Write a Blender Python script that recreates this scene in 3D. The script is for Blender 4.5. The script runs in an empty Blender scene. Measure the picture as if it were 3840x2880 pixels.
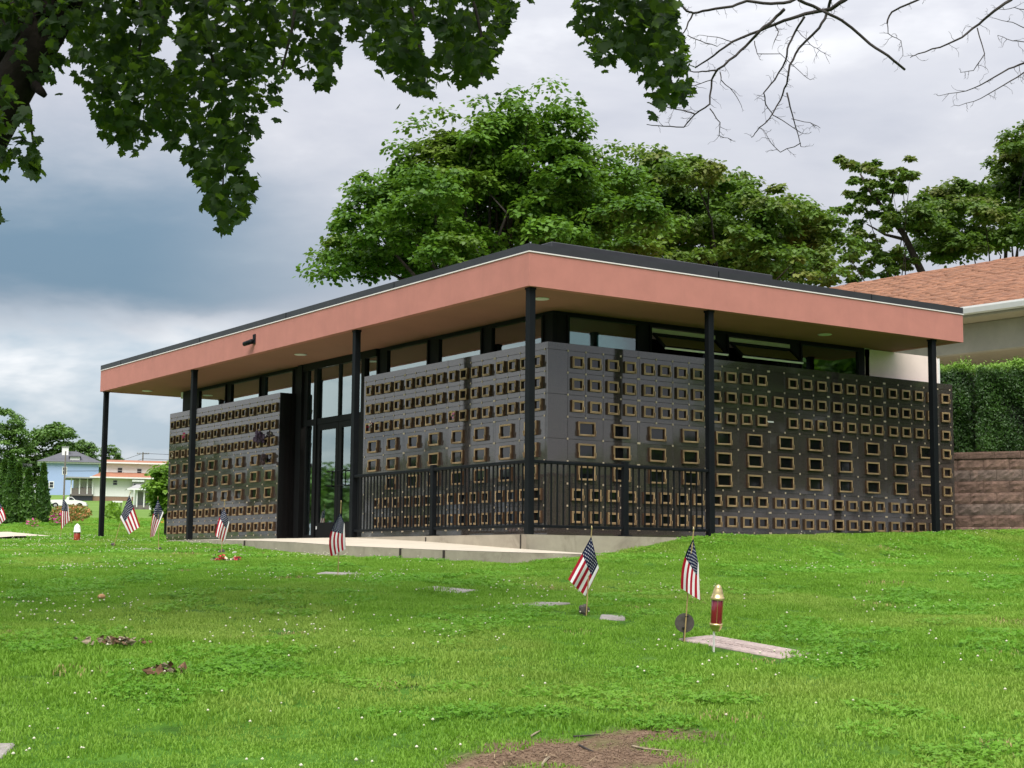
import bpy, bmesh, math, random
import numpy as np
from mathutils import Vector, Matrix

random.seed(7)
RNG = np.random.default_rng(7)
SC = bpy.context.scene
COL = SC.collection
R = math.radians

# ------------------------------------------------------------------ camera
FPX = 5874.41                      # focal length in photo pixels (3840 wide)
YAW, PIT, ROLL = 0.5990, 0.1156, 0.0085
CAM = np.array([-12.966, -18.0895, -0.4515])
_F = np.array([math.sin(YAW)*math.cos(PIT), math.cos(YAW)*math.cos(PIT), math.sin(PIT)])
_R = np.array([math.cos(YAW), -math.sin(YAW), 0.0])
_U = np.cross(_R, _F)
_R2 = _R*math.cos(ROLL) + _U*math.sin(ROLL)
_U2 = -_R*math.sin(ROLL) + _U*math.cos(ROLL)
cam_d = bpy.data.cameras.new('camera'); cam = bpy.data.objects.new('camera', cam_d); COL.objects.link(cam)
cam_d.sensor_width = 36; cam_d.lens = FPX*36/3840; cam_d.clip_start = 0.1; cam_d.clip_end = 6000
M = Matrix(((_R2[0], _U2[0], -_F[0], CAM[0]), (_R2[1], _U2[1], -_F[1], CAM[1]), (_R2[2], _U2[2], -_F[2], CAM[2]), (0, 0, 0, 1)))
cam.matrix_world = M
SC.camera = cam

# ------------------------------------------------------------------ render / exposure
SC.view_settings.view_transform = 'Standard'; SC.view_settings.look = 'None'
SC.view_settings.exposure = 1.85; SC.view_settings.gamma = 1.0
SC.render.engine = 'CYCLES'
SC.cycles.use_denoising = True
SC.cycles.max_bounces = 8; SC.cycles.transparent_max_bounces = 12; SC.cycles.diffuse_bounces = 4
SC.cycles.glossy_bounces = 4; SC.cycles.transmission_bounces = 6

# ------------------------------------------------------------------ node helper
class NT:
    def __init__(s, tree): s.t = tree; s.n = tree.nodes; s.l = tree.links
    def node(s, typ, **kw):
        n = s.n.new(typ)
        for k, v in kw.items(): setattr(n, k, v)
        return n
    def put(s, sock, v):
        if isinstance(v, bpy.types.NodeSocket): s.l.new(v, sock)
        elif v is not None:
            try: sock.default_value = v
            except Exception:
                sock.default_value = (v[0], v[1], v[2], 1.0) if hasattr(v, '__len__') else (v, v, v)
    def math(s, op, a, b=None, c=None, clamp=False):
        n = s.node('ShaderNodeMath', operation=op); n.use_clamp = clamp
        s.put(n.inputs[0], a)
        if b is not None: s.put(n.inputs[1], b)
        if c is not None: s.put(n.inputs[2], c)
        return n.outputs[0]
    def mix(s, f, a, b, blend='MIX'):
        n = s.node('ShaderNodeMix', data_type='RGBA', blend_type=blend)
        s.put(n.inputs[0], f); s.put(n.inputs[6], c4(a)); s.put(n.inputs[7], c4(b))
        return n.outputs[2]
    def noise(s, vec, scale, detail=4, rough=.55, dist=0):
        n = s.node('ShaderNodeTexNoise'); n.inputs['Scale'].default_value = scale
        n.inputs['Detail'].default_value = detail; n.inputs['Roughness'].default_value = rough
        n.inputs['Distortion'].default_value = dist
        if vec is not None: s.l.new(vec, n.inputs['Vector'])
        return n.outputs['Fac']
    def ramp(s, f, stops):
        n = s.node('ShaderNodeValToRGB'); e = n.color_ramp.elements
        while len(e) < len(stops): e.new(0.5)
        for x, (p, c) in zip(e, stops): x.position = p; x.color = c4(c)
        s.put(n.inputs[0], f); return n.outputs[0]
    def smooth(s, x, a, b):
        n = s.node('ShaderNodeMapRange'); n.interpolation_type = 'SMOOTHSTEP'
        s.put(n.inputs['Value'], x); n.inputs['From Min'].default_value = a; n.inputs['From Max'].default_value = b
        return n.outputs[0]
def c4(c):
    if isinstance(c, bpy.types.NodeSocket): return c
    if isinstance(c, (int, float)): return (c, c, c, 1.0)
    return (c[0], c[1], c[2], 1.0)

# ------------------------------------------------------------------ world: broken overcast
SUN_AZ, SUN_EL = R(220), R(60)      # heading from +Y towards +X, elevation
W = bpy.data.worlds.new('World'); SC.world = W; W.use_nodes = True
w = NT(W.node_tree); w.n.clear()
out = w.node('ShaderNodeOutputWorld'); bg = w.node('ShaderNodeBackground')
sky = w.node('ShaderNodeTexSky', sky_type='NISHITA'); sky.sun_disc = False
sky.sun_elevation = SUN_EL; sky.sun_rotation = SUN_AZ
tc = w.node('ShaderNodeTexCoord'); sep = w.node('ShaderNodeSeparateXYZ'); w.l.new(tc.outputs['Generated'], sep.inputs[0])
dx, dy, dz = sep.outputs
el = w.math('ARCSINE', dz)                                        # elevation, radians
az = w.math('ARCTAN2', dx, dy)                                    # heading from +Y
cv = w.node('ShaderNodeCombineXYZ')
w.put(cv.inputs[0], w.math('MULTIPLY', az, 2.2)); w.put(cv.inputs[1], w.math('MULTIPLY', el, 6.0)); w.put(cv.inputs[2], 3.3)
n1 = w.noise(cv.outputs[0], 1.25, 6, .56, .35)
n2 = w.noise(cv.outputs[0], 3.4, 5, .55, .2)
n3 = w.noise(cv.outputs[0], 0.55, 3, .5, .0)
# high cloud deck: pale lavender with slightly brighter and greyer drifts
deck = w.ramp(w.math('ADD', w.math('MULTIPLY', n1, .65), w.math('MULTIPLY', n2, .35)),
              [(.32, (.35, .37, .42)), (.46, (.43, .44, .485)), (.56, (.495, .50, .535)), (.69, (.70, .70, .71))])
# a slate-blue rain bank hanging over the left part of the horizon
elw = w.math('ADD', el, w.math('ADD', w.math('MULTIPLY', w.math('SUBTRACT', n1, .5), .10), w.math('MULTIPLY', w.math('SUBTRACT', n2, .5), .05)))
band = w.math('MULTIPLY', w.smooth(elw, .135, .178), w.math('SUBTRACT', 1.0, w.smooth(elw, .20, .285)))
side = w.math('SUBTRACT', 1.0, w.smooth(w.math('ADD', az, w.math('MULTIPLY', w.math('SUBTRACT', n3, .5), .22)), .33, .60))
bank = w.math('MULTIPLY', band, side, clamp=True)
c1 = w.mix(w.math('MULTIPLY', bank, .9), deck, (.10, .185, .262))
# bright cumulus with pale blue gaps under the bank
low = w.math('SUBTRACT', 1.0, w.smooth(elw, .128, .165))
cum = w.ramp(n2, [(.36, (.40, .50, .58)), (.46, (.58, .64, .69)), (.57, (.86, .87, .88))])
c2 = w.mix(w.math('MULTIPLY', w.math('MULTIPLY', low, side), .85), c1, cum)
nsk = w.mix(1.0, sky.outputs[0], (.085, .085, .085), 'MULTIPLY')
c3 = w.mix(.90, nsk, c2)
# an overcast dome is brighter overhead than at the horizon (CIE overcast sky, L = (1 + 2 sin e) / 3)
cie = w.math('MULTIPLY', w.math('ADD', 1.0, w.math('MULTIPLY', w.math('MAXIMUM', dz, 0.0), 2.0)), 1/1.45)
c3 = w.mix(1.0, c3, cie, 'MULTIPLY')
w.put(bg.inputs[0], c3); bg.inputs[1].default_value = .42
w.l.new(bg.outputs[0], out.inputs[0])

# ------------------------------------------------------------------ sun behind the cloud
sl = bpy.data.lights.new('sun', 'SUN'); sl.energy = 1.5; sl.angle = R(45); sl.color = (1.0, .96, .90)
so = bpy.data.objects.new('sun', sl); COL.objects.link(so)
sd = Vector((math.sin(SUN_AZ)*math.cos(SUN_EL), math.cos(SUN_AZ)*math.cos(SUN_EL), math.sin(SUN_EL)))
so.rotation_euler = sd.to_track_quat('Z', 'Y').to_euler(); so.location = (0, -30, 40)

# ------------------------------------------------------------------ geometry helpers
def at(u, v, D):                    # the point seen at photo pixel u,v at depth D metres
    return CAM + (_F + _R2*(u-1920)/FPX - _U2*(v-1440)/FPX)*D
def link(o): COL.objects.link(o); return o
def tag(o, label=None, cat=None, group=None, kind=None):
    if label: o['label'] = label
    if cat: o['category'] = cat
    if group: o['group'] = group
    if kind: o['kind'] = kind
    return o
def empty(name, loc=(0, 0, 0), rz=0.0, **kw):
    o = bpy.data.objects.new(name, None); o.empty_display_size = .2
    link(o); o.location = loc; o.rotation_euler = (0, 0, rz); return tag(o, **kw)
def npmesh(name, V, F, mat, smooth=False, uv=None):
    """F: list of equal-length faces as an (m,k) array"""
    V = np.asarray(V, np.float32); F = np.asarray(F, np.int32)
    me = bpy.data.meshes.new(name); m, k = F.shape
    me.vertices.add(len(V)); me.vertices.foreach_set('co', V.ravel())
    me.loops.add(m*k); me.loops.foreach_set('vertex_index', F.ravel())
    me.polygons.add(m); me.polygons.foreach_set('loop_start', np.arange(0, m*k, k, dtype=np.int32))
    me.polygons.foreach_set('loop_total', np.full(m, k, np.int32))
    if smooth: me.polygons.foreach_set('use_smooth', np.ones(m, bool))
    if uv is not None:
        l = me.uv_layers.new(name='UVMap'); l.data.foreach_set('uv', np.asarray(uv, np.float32)[F.ravel()].ravel())
    me.update(calc_edges=True); me.materials.append(mat); return me
def addobj(name, me, parent=None, loc=None, rot=None, scale=None):
    o = bpy.data.objects.new(name, me); link(o); o.parent = parent
    if loc is not None: o.location = loc
    if rot is not None: o.rotation_euler = rot
    if scale is not None: o.scale = scale if hasattr(scale, '__len__') else (scale,)*3
    return o
class MB:
    def __init__(s): s.v = []; s.f = []
    def poly(s, pts, faces):
        b = len(s.v); s.v += [tuple(map(float, p)) for p in pts]; s.f += [tuple(i+b for i in f) for f in faces]; return s
    def box(s, a, b, bev=0.0):
        x0, y0, z0 = a; x1, y1, z1 = b
        P = [(x0, y0, z0), (x1, y0, z0), (x1, y1, z0), (x0, y1, z0), (x0, y0, z1), (x1, y0, z1), (x1, y1, z1), (x0, y1, z1)]
        return s.poly(P, [(0, 3, 2, 1), (4, 5, 6, 7), (0, 1, 5, 4), (1, 2, 6, 5), (2, 3, 7, 6), (3, 0, 4, 7)])
    def tube(s, pts, rad, n=8, cap=True):
        pts = [np.array(p, float) for p in pts]
        if not hasattr(rad, '__len__'): rad = [rad]*len(pts)
        base = len(s.v); up = None
        for i, p in enumerate(pts):
            d = pts[min(i+1, len(pts)-1)] - pts[max(i-1, 0)]; d = d/(np.linalg.norm(d)+1e-9)
            if up is None:
                up = np.array([0, 0, 1.0]) if abs(d[2]) < .9 else np.array([1.0, 0, 0])
            a = np.cross(d, up); a /= np.linalg.norm(a)+1e-9; b = np.cross(d, a); up = -b
            for k in range(n):
                t = 2*math.pi*k/n; s.v.append(tuple(p + rad[i]*(a*math.cos(t) + b*math.sin(t))))
        for i in range(len(pts)-1):
            for k in range(n):
                k2 = (k+1) % n; s.f.append((base+i*n+k, base+i*n+k2, base+(i+1)*n+k2, base+(i+1)*n+k))
        if cap:
            s.f.append(tuple(base+k for k in range(n))); s.f.append(tuple(base+(len(pts)-1)*n+k for k in range(n-1, -1, -1)))
        return s
    def lathe(s, prof, c=(0, 0, 0), n=20):
        base = len(s.v)
        for r, z in prof:
            for k in range(n):
                t = 2*math.pi*k/n; s.v.append((c[0]+r*math.cos(t), c[1]+r*math.sin(t), c[2]+z))
        for i in range(len(prof)-1):
            for k in range(n):
                k2 = (k+1) % n; s.f.append((base+i*n+k, base+i*n+k2, base+(i+1)*n+k2, base+(i+1)*n+k))
        s.f.append(tuple(base+(len(prof)-1)*n+k for k in range(n))); s.f.append(tuple(base+k for k in range(n-1, -1, -1)))
        return s
    def mesh(s, name, mat, smooth=False, bev=0.0):
        me = bpy.data.meshes.new(name); me.from_pydata(s.v, [], s.f)
        bm = bmesh.new(); bm.from_mesh(me); bmesh.ops.recalc_face_normals(bm, faces=bm.faces)
        if bev > 0:
            bmesh.ops.bevel(bm, geom=bm.edges[:], offset=bev, segments=1, affect='EDGES', clamp_overlap=True)
        bm.to_mesh(me); bm.free()
        if smooth: me.polygons.foreach_set('use_smooth', [True]*len(me.polygons))
        me.materials.append(mat); return me
    def build(s, name, mat, parent=None, smooth=False, bev=0.0, loc=None, rot=None):
        return addobj(name, s.mesh(name, mat, smooth, bev), parent, loc, rot)
def box(name, a, b, mat, parent=None, bev=0.0): return MB().box(a, b).build(name, mat, parent, bev=bev)

# ------------------------------------------------------------------ materials
def new_mat(name):
    m = bpy.data.materials.new(name); m.use_nodes = True; t = NT(m.node_tree)
    return m, t, m.node_tree.nodes['Principled BSDF']
def posn(t, obj=False):
    if obj: return t.node('ShaderNodeTexCoord').outputs['Object']
    return t.node('ShaderNodeNewGeometry').outputs['Position']
def simple(name, col, rough=.6, metal=0.0, var=.12, scale=6.0, bump=0.0, bscale=60, spec=.5, obj=False, blotch=None):
    m, t, b = new_mat(name); p = posn(t, obj)
    n = t.noise(p, scale, 5, .6)
    lo = tuple(c*(1-var) for c in col); hi = tuple(min(1, c*(1+var)) for c in col)
    cc = t.ramp(n, [(.3, lo), (.7, hi)])
    if blotch:
        nb = t.noise(p, blotch[0], 6, .65, .5)
        cc = t.mix(t.math('MULTIPLY', t.smooth(nb, blotch[1], blotch[2]), blotch[4]), cc, blotch[3])
    t.put(b.inputs['Base Color'], cc); b.inputs['Roughness'].default_value = rough; b.inputs['Metallic'].default_value = metal
    b.inputs['Specular IOR Level'].default_value = spec
    if bump > 0:
        bn = t.node('ShaderNodeBump'); bn.inputs['Strength'].default_value = bump; bn.inputs['Distance'].default_value = .01
        t.l.new(t.noise(p, bscale, 4, .6), bn.inputs['Height']); t.l.new(bn.outputs[0], b.inputs['Normal'])
    return m
def leafmat(name, dark, light, trans=.35, scale=1.2, rough=.5, obj=False, tint=None):
    m, t, b = new_mat(name); p = posn(t, obj)
    oi = t.node('ShaderNodeObjectInfo').outputs['Random']
    n = t.noise(p, scale, 3, .6); n2 = t.noise(p, scale*9, 2, .6)
    f = t.math('ADD', t.math('MULTIPLY', n, .6), t.math('MULTIPLY', n2, .4))
    cc = t.ramp(f, [(.36, dark), (.64, light)])
    if tint: cc = t.mix(t.math('MULTIPLY', t.smooth(t.noise(p, tint[0], 2, .5), tint[1], tint[2]), tint[4]), cc, tint[3])
    t.put(b.inputs['Base Color'], cc); b.inputs['Roughness'].default_value = rough; b.inputs['Specular IOR Level'].default_value = .3
    tr = t.node('ShaderNodeBsdfTranslucent'); t.put(tr.inputs[0], t.mix(.5, cc, (.16, .30, .02)))
    mx = t.node('ShaderNodeMixShader'); mx.inputs[0].default_value = trans
    t.l.new(b.outputs[0], mx.inputs[1]); t.l.new(tr.outputs[0], mx.inputs[2])
    t.l.new(mx.outputs[0], m.node_tree.nodes['Material Output'].inputs[0]); return m
def glassmat(name, tint=(.80, .90, .88), ior=1.5, refl=1.0):
    m, t, b = new_mat(name); t.n.remove(b)
    tr = t.node('ShaderNodeBsdfTransparent'); t.put(tr.inputs[0], c4(tint))
    gl = t.node('ShaderNodeBsdfGlossy'); gl.inputs['Roughness'].default_value = .02; gl.inputs['Color'].default_value = (.80, .95, .95, 1)
    fr = t.node('ShaderNodeFresnel'); fr.inputs[0].default_value = ior
    mx = t.node('ShaderNodeMixShader'); t.put(mx.inputs[0], t.math('MULTIPLY', fr.outputs[0], refl, clamp=True))
    t.l.new(tr.outputs[0], mx.inputs[1]); t.l.new(gl.outputs[0], mx.inputs[2])
    t.l.new(mx.outputs[0], m.node_tree.nodes['Material Output'].inputs[0]); return m

m_stucco = simple('salmon stucco', (.46, .185, .15), .9, var=.07, scale=2.5, bump=.35, bscale=140, blotch=(.9, .52, .75, (.42, .17, .14), .35))
def weather(m):
    t = NT(m.node_tree); b = m.node_tree.nodes['Principled BSDF']; old = b.inputs['Base Color'].links[0].from_socket
    mp = t.node('ShaderNodeMapping'); mp.inputs['Scale'].default_value = (5, 5, .5); t.l.new(posn(t), mp.inputs[0])
    t.l.new(t.mix(t.math('MULTIPLY', t.smooth(t.noise(mp.outputs[0], 1.0, 5, .65), .52, .72), .22), old, (.36, .15, .125)), b.inputs['Base Color'])
weather(m_stucco)
m_soffit = simple('shade-dark soffit', (.33, .15, .112), .9, var=.05, scale=1.5, bump=.15, bscale=120)  # same paint as the fascia, with the shade under the eaves put into the colour
m_cap = simple('charcoal metal cap', (.035, .036, .041), .45, metal=.3, var=.15, scale=3)
m_white_trim = simple('white drip edge', (.75, .70, .68), .5, var=.05)
m_black = simple('black painted steel', (.006, .0075, .009), .55, var=.2, scale=5, spec=.12)
m_frame = simple('dark bronze aluminium', (.008, .0085, .009), .55, var=.2, spec=.12)
m_bronze = simple('cast bronze', (.56, .39, .205), .45, metal=.3, var=.32, scale=3.5, blotch=(1.7, .5, .7, (.27, .165, .085), .7))
m_bronze_dark = simple('dark brown bronze', (.10, .055, .028), .5, metal=.4, var=.3, scale=9)  # on the plaque frames this dark tone stands in for shade and dark reflection
m_tag = simple('number tag metal', (.55, .45, .32), .45, metal=.35, var=.3, scale=2.7)
m_face = simple('black plaque glass', (.006, .006, .007), .035, var=.1, spec=.8)
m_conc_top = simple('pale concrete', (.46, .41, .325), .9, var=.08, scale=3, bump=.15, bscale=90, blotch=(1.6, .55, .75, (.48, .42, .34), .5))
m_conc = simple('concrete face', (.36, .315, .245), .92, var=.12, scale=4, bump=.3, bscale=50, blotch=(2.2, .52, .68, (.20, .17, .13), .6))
m_pale = simple('pale stucco', (.80, .66, .60), .9, var=.04, bump=.2, bscale=140)
m_int_wall = simple('interior wall', (.62, .66, .60), .8, var=.04)
m_ceil = simple('interior ceiling', (.30, .26, .19), .8, var=.04)
m_floor = simple('interior floor', (.20, .18, .15), .4, var=.1)
m_curtain = simple('curtain', (.66, .70, .66), .9, var=.05)
m_red = simple('red enamel', (.35, .02, .02), .35, var=.1)
m_whitep = simple('white paint', (.75, .75, .73), .5, var=.04)
m_glass = glassmat('window glass', (.50, .66, .62), 1.5, 5.0)
m_gold = simple('polished brass', (.72, .56, .27), .28, metal=.85, var=.1)
m_soil = simple('soil', (.15, .098, .064), .95, var=.3, scale=14)
m_bark = simple('bark', (.032, .025, .020), .95, var=.4, scale=9, bump=1.0, bscale=22, blotch=(3, .5, .7, (.09, .085, .07), .5))
m_bark2 = simple('silhouette-dark bark', (.017, .013, .011), .95, var=.4, scale=9, bump=1.0, bscale=22, spec=.15)  # bark colour darkened so the maple trunk stands as a shaded silhouette
m_twig = simple('twig bark', (.035, .027, .024), .9, var=.3, scale=20)
def granite():
    m, t, b = new_mat('polished granite'); p = posn(t, True); pw = posn(t)
    n = t.noise(pw, 95, 4, .7); n2 = t.noise(pw, 2.3, 5, .6)
    c = t.ramp(n, [(.35, (.018, .0155, .014)), (.5, (.048, .040, .036)), (.66, (.10, .084, .075))])
    c = t.mix(t.math('MULTIPLY', t.smooth(n2, .5, .72), .35), c, (.07, .062, .056))
    t.put(b.inputs['Base Color'], c)
    t.put(b.inputs['Roughness'], t.math('ADD', .045, t.math('MULTIPLY', t.smooth(n2, .4, .7), .05)))
    b.inputs['Specular IOR Level'].default_value = 1.0; b.inputs['IOR'].default_value = 1.58
    bn = t.node('ShaderNodeBump'); bn.inputs['Strength'].default_value = .06; bn.inputs['Distance'].default_value = .02
    t.l.new(t.noise(pw, 1.7, 2, .5), bn.inputs['Height']); t.l.new(bn.outputs[0], b.inputs['Normal'])
    return m
m_granite = granite()
m_granite_core = simple('granite core', (.010, .009, .009), .25, var=.2, scale=40)

# ------------------------------------------------------------------ terrain
_TD = [-400, -60, 0, 5, 8, 10.7, 14, 16.3, 19, 21, 24, 27, 30, 34, 40, 50, 65, 80, 120, 190, 270, 400, 600, 2600]
_TZ = [-6, -3.4, -2.05, -1.52, -1.22, -.96, -.74, -.585, -.445, -.37, -.25, -.14, -.05, .06, .25, .60, 1.1, 1.7, 3.4, 6.2, 11, 17, 24, 40]
def sst(x, a, b):
    t = np.clip((x-a)/(b-a), 0, 1); return t*t*(3-2*t)
_WX = [0, 1, 1.9, 4.4, 6.2, 7.4, 8.6, 10.5, 14, 30]; _WZ = [-.12, -.04, -.01, .05, .09, .135, .185, .265, .41, .8]
def gz(x, y, carve=False):
    x = np.asarray(x, float); y = np.asarray(y, float)
    dx = x-CAM[0]; dy = y-CAM[1]
    D = dx*math.sin(YAW)+dy*math.cos(YAW); s = dx*math.cos(YAW)-dy*math.sin(YAW)
    z = np.interp(D, _TD, _TZ)
    wx = sst(x, -1.0, 2.2); t = -y
    wgt = wx*(1-sst(t, 1.0, 3.6))*(1-sst(y, 12, 40))
    z = z*(1-wgt) + np.interp(x, _WX, _WZ)*wgt
    z = z + .11*np.exp(-((x+.8)**2+(y+3.0)**2)/(2*1.2**2))
    # slow undulation of the lawn
    near = np.clip(1-abs(D-13)/16, 0, 1)
    z = z + near*(.022*np.sin(x*1.1+y*.7) + .016*np.sin(y*1.9-x*.6+1.3) + .008*np.sin(x*3.1+2)*np.sin(y*2.7))
    if carve:
        ins = (x > -.95) & (x < 8.4) & (y > -.95) & (y < 13.9)
        ins |= (x > -2.3) & (x <= -.9) & (y > -2.2) & (y < 4.2)
        ins |= (x > -1.3) & (x <= -.9) & (y >= 4.0) & (y < 12)
        z = np.where(ins, np.minimum(z, -.55), z)
    return z
def hit(u, v):
    d = _F + _R2*(u-1920)/FPX - _U2*(v-1440)/FPX
    T = np.arange(3, 120, .02); P = CAM[None]+d[None]*T[:, None]
    b = P[:, 2] < gz(P[:, 0], P[:, 1]); k = int(np.argmax(b)) if b.any() else len(T)-1
    p = P[k].copy(); p[2] = gz(p[0], p[1]); return p, T[k]
def world_from(D, s):
    return CAM[0]+D*math.sin(YAW)+s*math.cos(YAW), CAM[1]+D*math.cos(YAW)-s*math.sin(YAW)
rows = np.concatenate([np.linspace(-400, -20, 20), np.linspace(-16, 4, 16), np.arange(4.5, 30, .16), np.arange(30, 60, .8), np.linspace(61, 300, 60), np.geomspace(310, 2600, 30)])
q = np.linspace(-1.0, 1.0, 241); q = np.sign(q)*np.abs(q)**1.25*1.7
Dg, Qg = np.meshgrid(rows, q, indexing='ij'); Sg = Qg*(np.abs(Dg)*.62+9)
Xg, Yg = world_from(Dg, Sg); Zg = gz(Xg, Yg, True)
nr, nc = Dg.shape
idx = np.arange(nr*nc).reshape(nr, nc)
FQ = np.stack([idx[:-1, :-1], idx[:-1, 1:], idx[1:, 1:], idx[1:, :-1]], -1).reshape(-1, 4)

DIRT = [hit(2180, 2830)[0], hit(2420, 2760)[0], hit(2380, 2830)[0], hit(1990, 2860)[0]]
DIRT_R = [(.56, .38), (.36, .17), (.30, .2), (.40, .22)]
def dirt_mask(x, y):
    m = np.zeros_like(np.asarray(x, float))
    for c, (a, b) in zip(DIRT, DIRT_R):
        dx = x-c[0]; dy = y-c[1]
        d = dx*math.sin(YAW)+dy*math.cos(YAW); s = dx*math.cos(YAW)-dy*math.sin(YAW)
        r = np.sqrt((s/a)**2+(d/b)**2) + .20*np.sin(9*x+4*y)+.16*np.sin(13*y-7*x)+.14*np.sin(23*x+17*y)+.12*np.sin(31*y-19*x)
        m = np.maximum(m, 1-sst(r, .72, 1.15))
    return m
def ground_mat():
    m, t, b = new_mat('lawn ground'); p = posn(t)
    n = t.noise(p, 5.0, 6, .65); n2 = t.noise(p, .5, 4, .6); n3 = t.noise(p, 40, 4, .7); n4 = t.noise(p, .06, 5, .6)
    g = t.ramp(n, [(.3, (.03, .075, .009)), (.5, (.06, .15, .015)), (.7, (.10, .22, .028))])
    g = t.mix(t.math('MULTIPLY', t.smooth(n2, .5, .7), .5), g, (.10, .16, .035))
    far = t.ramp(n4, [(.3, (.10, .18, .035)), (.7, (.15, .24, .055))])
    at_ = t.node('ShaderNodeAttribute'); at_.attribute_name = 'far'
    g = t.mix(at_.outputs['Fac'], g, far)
    soil = t.ramp(t.math('ADD', t.math('MULTIPLY', n3, .6), t.math('MULTIPLY', t.noise(p, 9, 5, .7), .4)), [(.32, (.085, .055, .036)), (.5, (.17, .112, .073)), (.68, (.27, .19, .13))])
    ad = t.node('ShaderNodeAttribute'); ad.attribute_name = 'dirt'
    g = t.mix(ad.outputs['Fac'], g, soil)
    t.put(b.inputs['Base Color'], g); b.inputs['Roughness'].default_value = .95; b.inputs['Specular IOR Level'].default_value = .1
    bn = t.node('ShaderNodeBump'); bn.inputs['Strength'].default_value = .8; bn.inputs['Distance'].default_value = .03
    t.l.new(n3, bn.inputs['Height']); t.l.new(bn.outputs[0], b.inputs['Normal'])
    return m
Vg = np.stack([Xg, Yg, Zg], -1).reshape(-1, 3)
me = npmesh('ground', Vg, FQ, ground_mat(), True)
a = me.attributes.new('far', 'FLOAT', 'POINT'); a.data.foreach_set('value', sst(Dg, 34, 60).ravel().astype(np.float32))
a = me.attributes.new('dirt', 'FLOAT', 'POINT'); a.data.foreach_set('value', dirt_mask(Xg, Yg).ravel().astype(np.float32))
ground = tag(addobj('ground', me), kind='structure')

# ------------------------------------------------------------------ concrete apron, ramp and paths
def strip(name, inner, outer, mtop, mside, depth=.5, kind='structure'):
    b1 = MB(); n = len(inner)
    P = [tuple(p) for p in inner]+[tuple(p) for p in outer]
    b1.poly(P, [(i, i+1, n+i+1, n+i) for i in range(n-1)])
    o = b1.build(name, mtop); tag(o, kind=kind)
    b2 = MB()
    ring = list(inner)+list(outer)[::-1]
    P = [tuple(p) for p in ring]+[(p[0], p[1], p[2]-depth) for p in ring]; k = len(ring)
    P = [(p[0], p[1], p[2]-(.004 if i < k else 0)) for i, p in enumerate(P)]
    b2.poly(P, [(i, (i+1) % k, k+(i+1) % k, k+i) for i in range(k)])
    s = b2.build('side_face', mside, o)
    return o
inner = [(-1.2, -2.9, -.305), (-1.2, -.99, -.223), (-1.2, 1.31, -.114), (-1.2, 2.7, -.062), (-1.2, 3.75, -.032), (-1.2, 6.5, -.022), (-1.2, 9.5, -.016), (-1.2, 12.6, -.012), (-1.2, 14.4, -.01)]
outer = [(-2.6, -2.9, -.292), (-2.6, -.99, -.252), (-2.6, 1.1, -.196), (-2.6, 2.7, -.134), (-2.4, 4.2, -.098), (-1.95, 6.5, -.06), (-1.55, 9.5, -.026), (-1.4, 12.6, -.012), (-1.35, 14.4, -.008)]
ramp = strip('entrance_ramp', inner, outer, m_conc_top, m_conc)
for (yy, xx, zz) in ((-.37, -2.6, -.236), (-1.44, -2.6, -.263), (5.3, -2.19, -.08)):
    box('expansion_joint', (xx-.012, yy-.02, zz-.22), (xx+.03, yy+.02, zz+.002), m_bark, ramp)
ap = MB()
ap.poly([(-1.2, -1.2, -.036), (2.8, -1.2, -.033), (2.8, .3, 0), (.3, .3, 0), (.3, 14.4, 0), (-1.2, 14.4, -.006), (-1.2, 3.7, -.028)],
        [(0, 1, 2, 3), (0, 3, 4, 5, 6)])
apron = tag(ap.build('apron', m_conc_top), kind='structure')
af = MB(); P = [(2.8, .3), (2.8, -1.2), (-1.2, -1.2), (-1.2, 3.75), (-1.2, 14.4)]; Zt = [0, -.033, -.036, -.028, -.006]
for i in range(4):
    (x0, y0), (x1, y1) = P[i], P[i+1]; f = .003
    af.poly([(x0, y0, Zt[i]-f), (x1, y1, Zt[i+1]-f), (x1, y1, -.7), (x0, y0, -.7)], [(0, 1, 2, 3)])
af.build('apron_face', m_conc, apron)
box('expansion_joint', (-1.214, 1.30, -.2), (-1.19, 1.312, -.052), m_bark, apron)
box('expansion_joint', (-1.213, -1.10, -.3), (-1.19, -1.085, -.042), m_bark, apron)
# path far left
p0, _ = hit(-260, 2012); p1, _ = hit(-200, 2046); p2, _ = hit(60, 2024.5); p3, _ = hit(190, 2023.5); p4, _ = hit(30, 2006); p5, _ = hit(100, 2013)
pp = MB(); P = [p0, p4, p5, p3, p2, p1]; P = [(p[0], p[1], float(gz(p[0], p[1]))+.075) for p in P]
pp.poly(P, [(0, 1, 2, 3, 4, 5)]); tag(pp.build('path', m_conc_top), kind='structure')

# ------------------------------------------------------------------ columbarium building
OB, OC, ZF, XR, YL, ZT = 1.163, 1.182, 3.268, 7.57, 15.226, 3.844
B = empty('columbarium_building', (0, 0, 0), label='low flat-roofed columbarium with salmon fascia, black posts and clerestory windows', cat='building')
def ring(name, x0, y0, x1, y1, z0, z1, th, mat, parent, bev=0.0):
    mb = MB()
    o = [(x0, y0), (x1, y0), (x1, y1), (x0, y1)]; i = [(x0+th, y0+th), (x1-th, y0+th), (x1-th, y1-th), (x0+th, y1-th)]
    P = [(a, b, z0) for a, b in o]+[(a, b, z1) for a, b in o]+[(a, b, z0) for a, b in i]+[(a, b, z1) for a, b in i]
    F = []
    for k in range(4):
        j = (k+1) % 4
        F += [(k, j, 4+j, 4+k), (8+k, 12+k, 12+j, 8+j), (k, 8+k, 8+j, j), (4+k, 4+j, 12+j, 12+k)]
    mb.poly(P, F); return mb.build(name, mat, parent)
roof = ring('fascia', -OB, -OC, XR, YL, ZF, 3.728, .12, m_stucco, B)
box('soffit', (-OB+.118, -OC+.118, ZF+.006), (XR-.118, YL-.118, ZF+.06), m_soffit, B)
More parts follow.
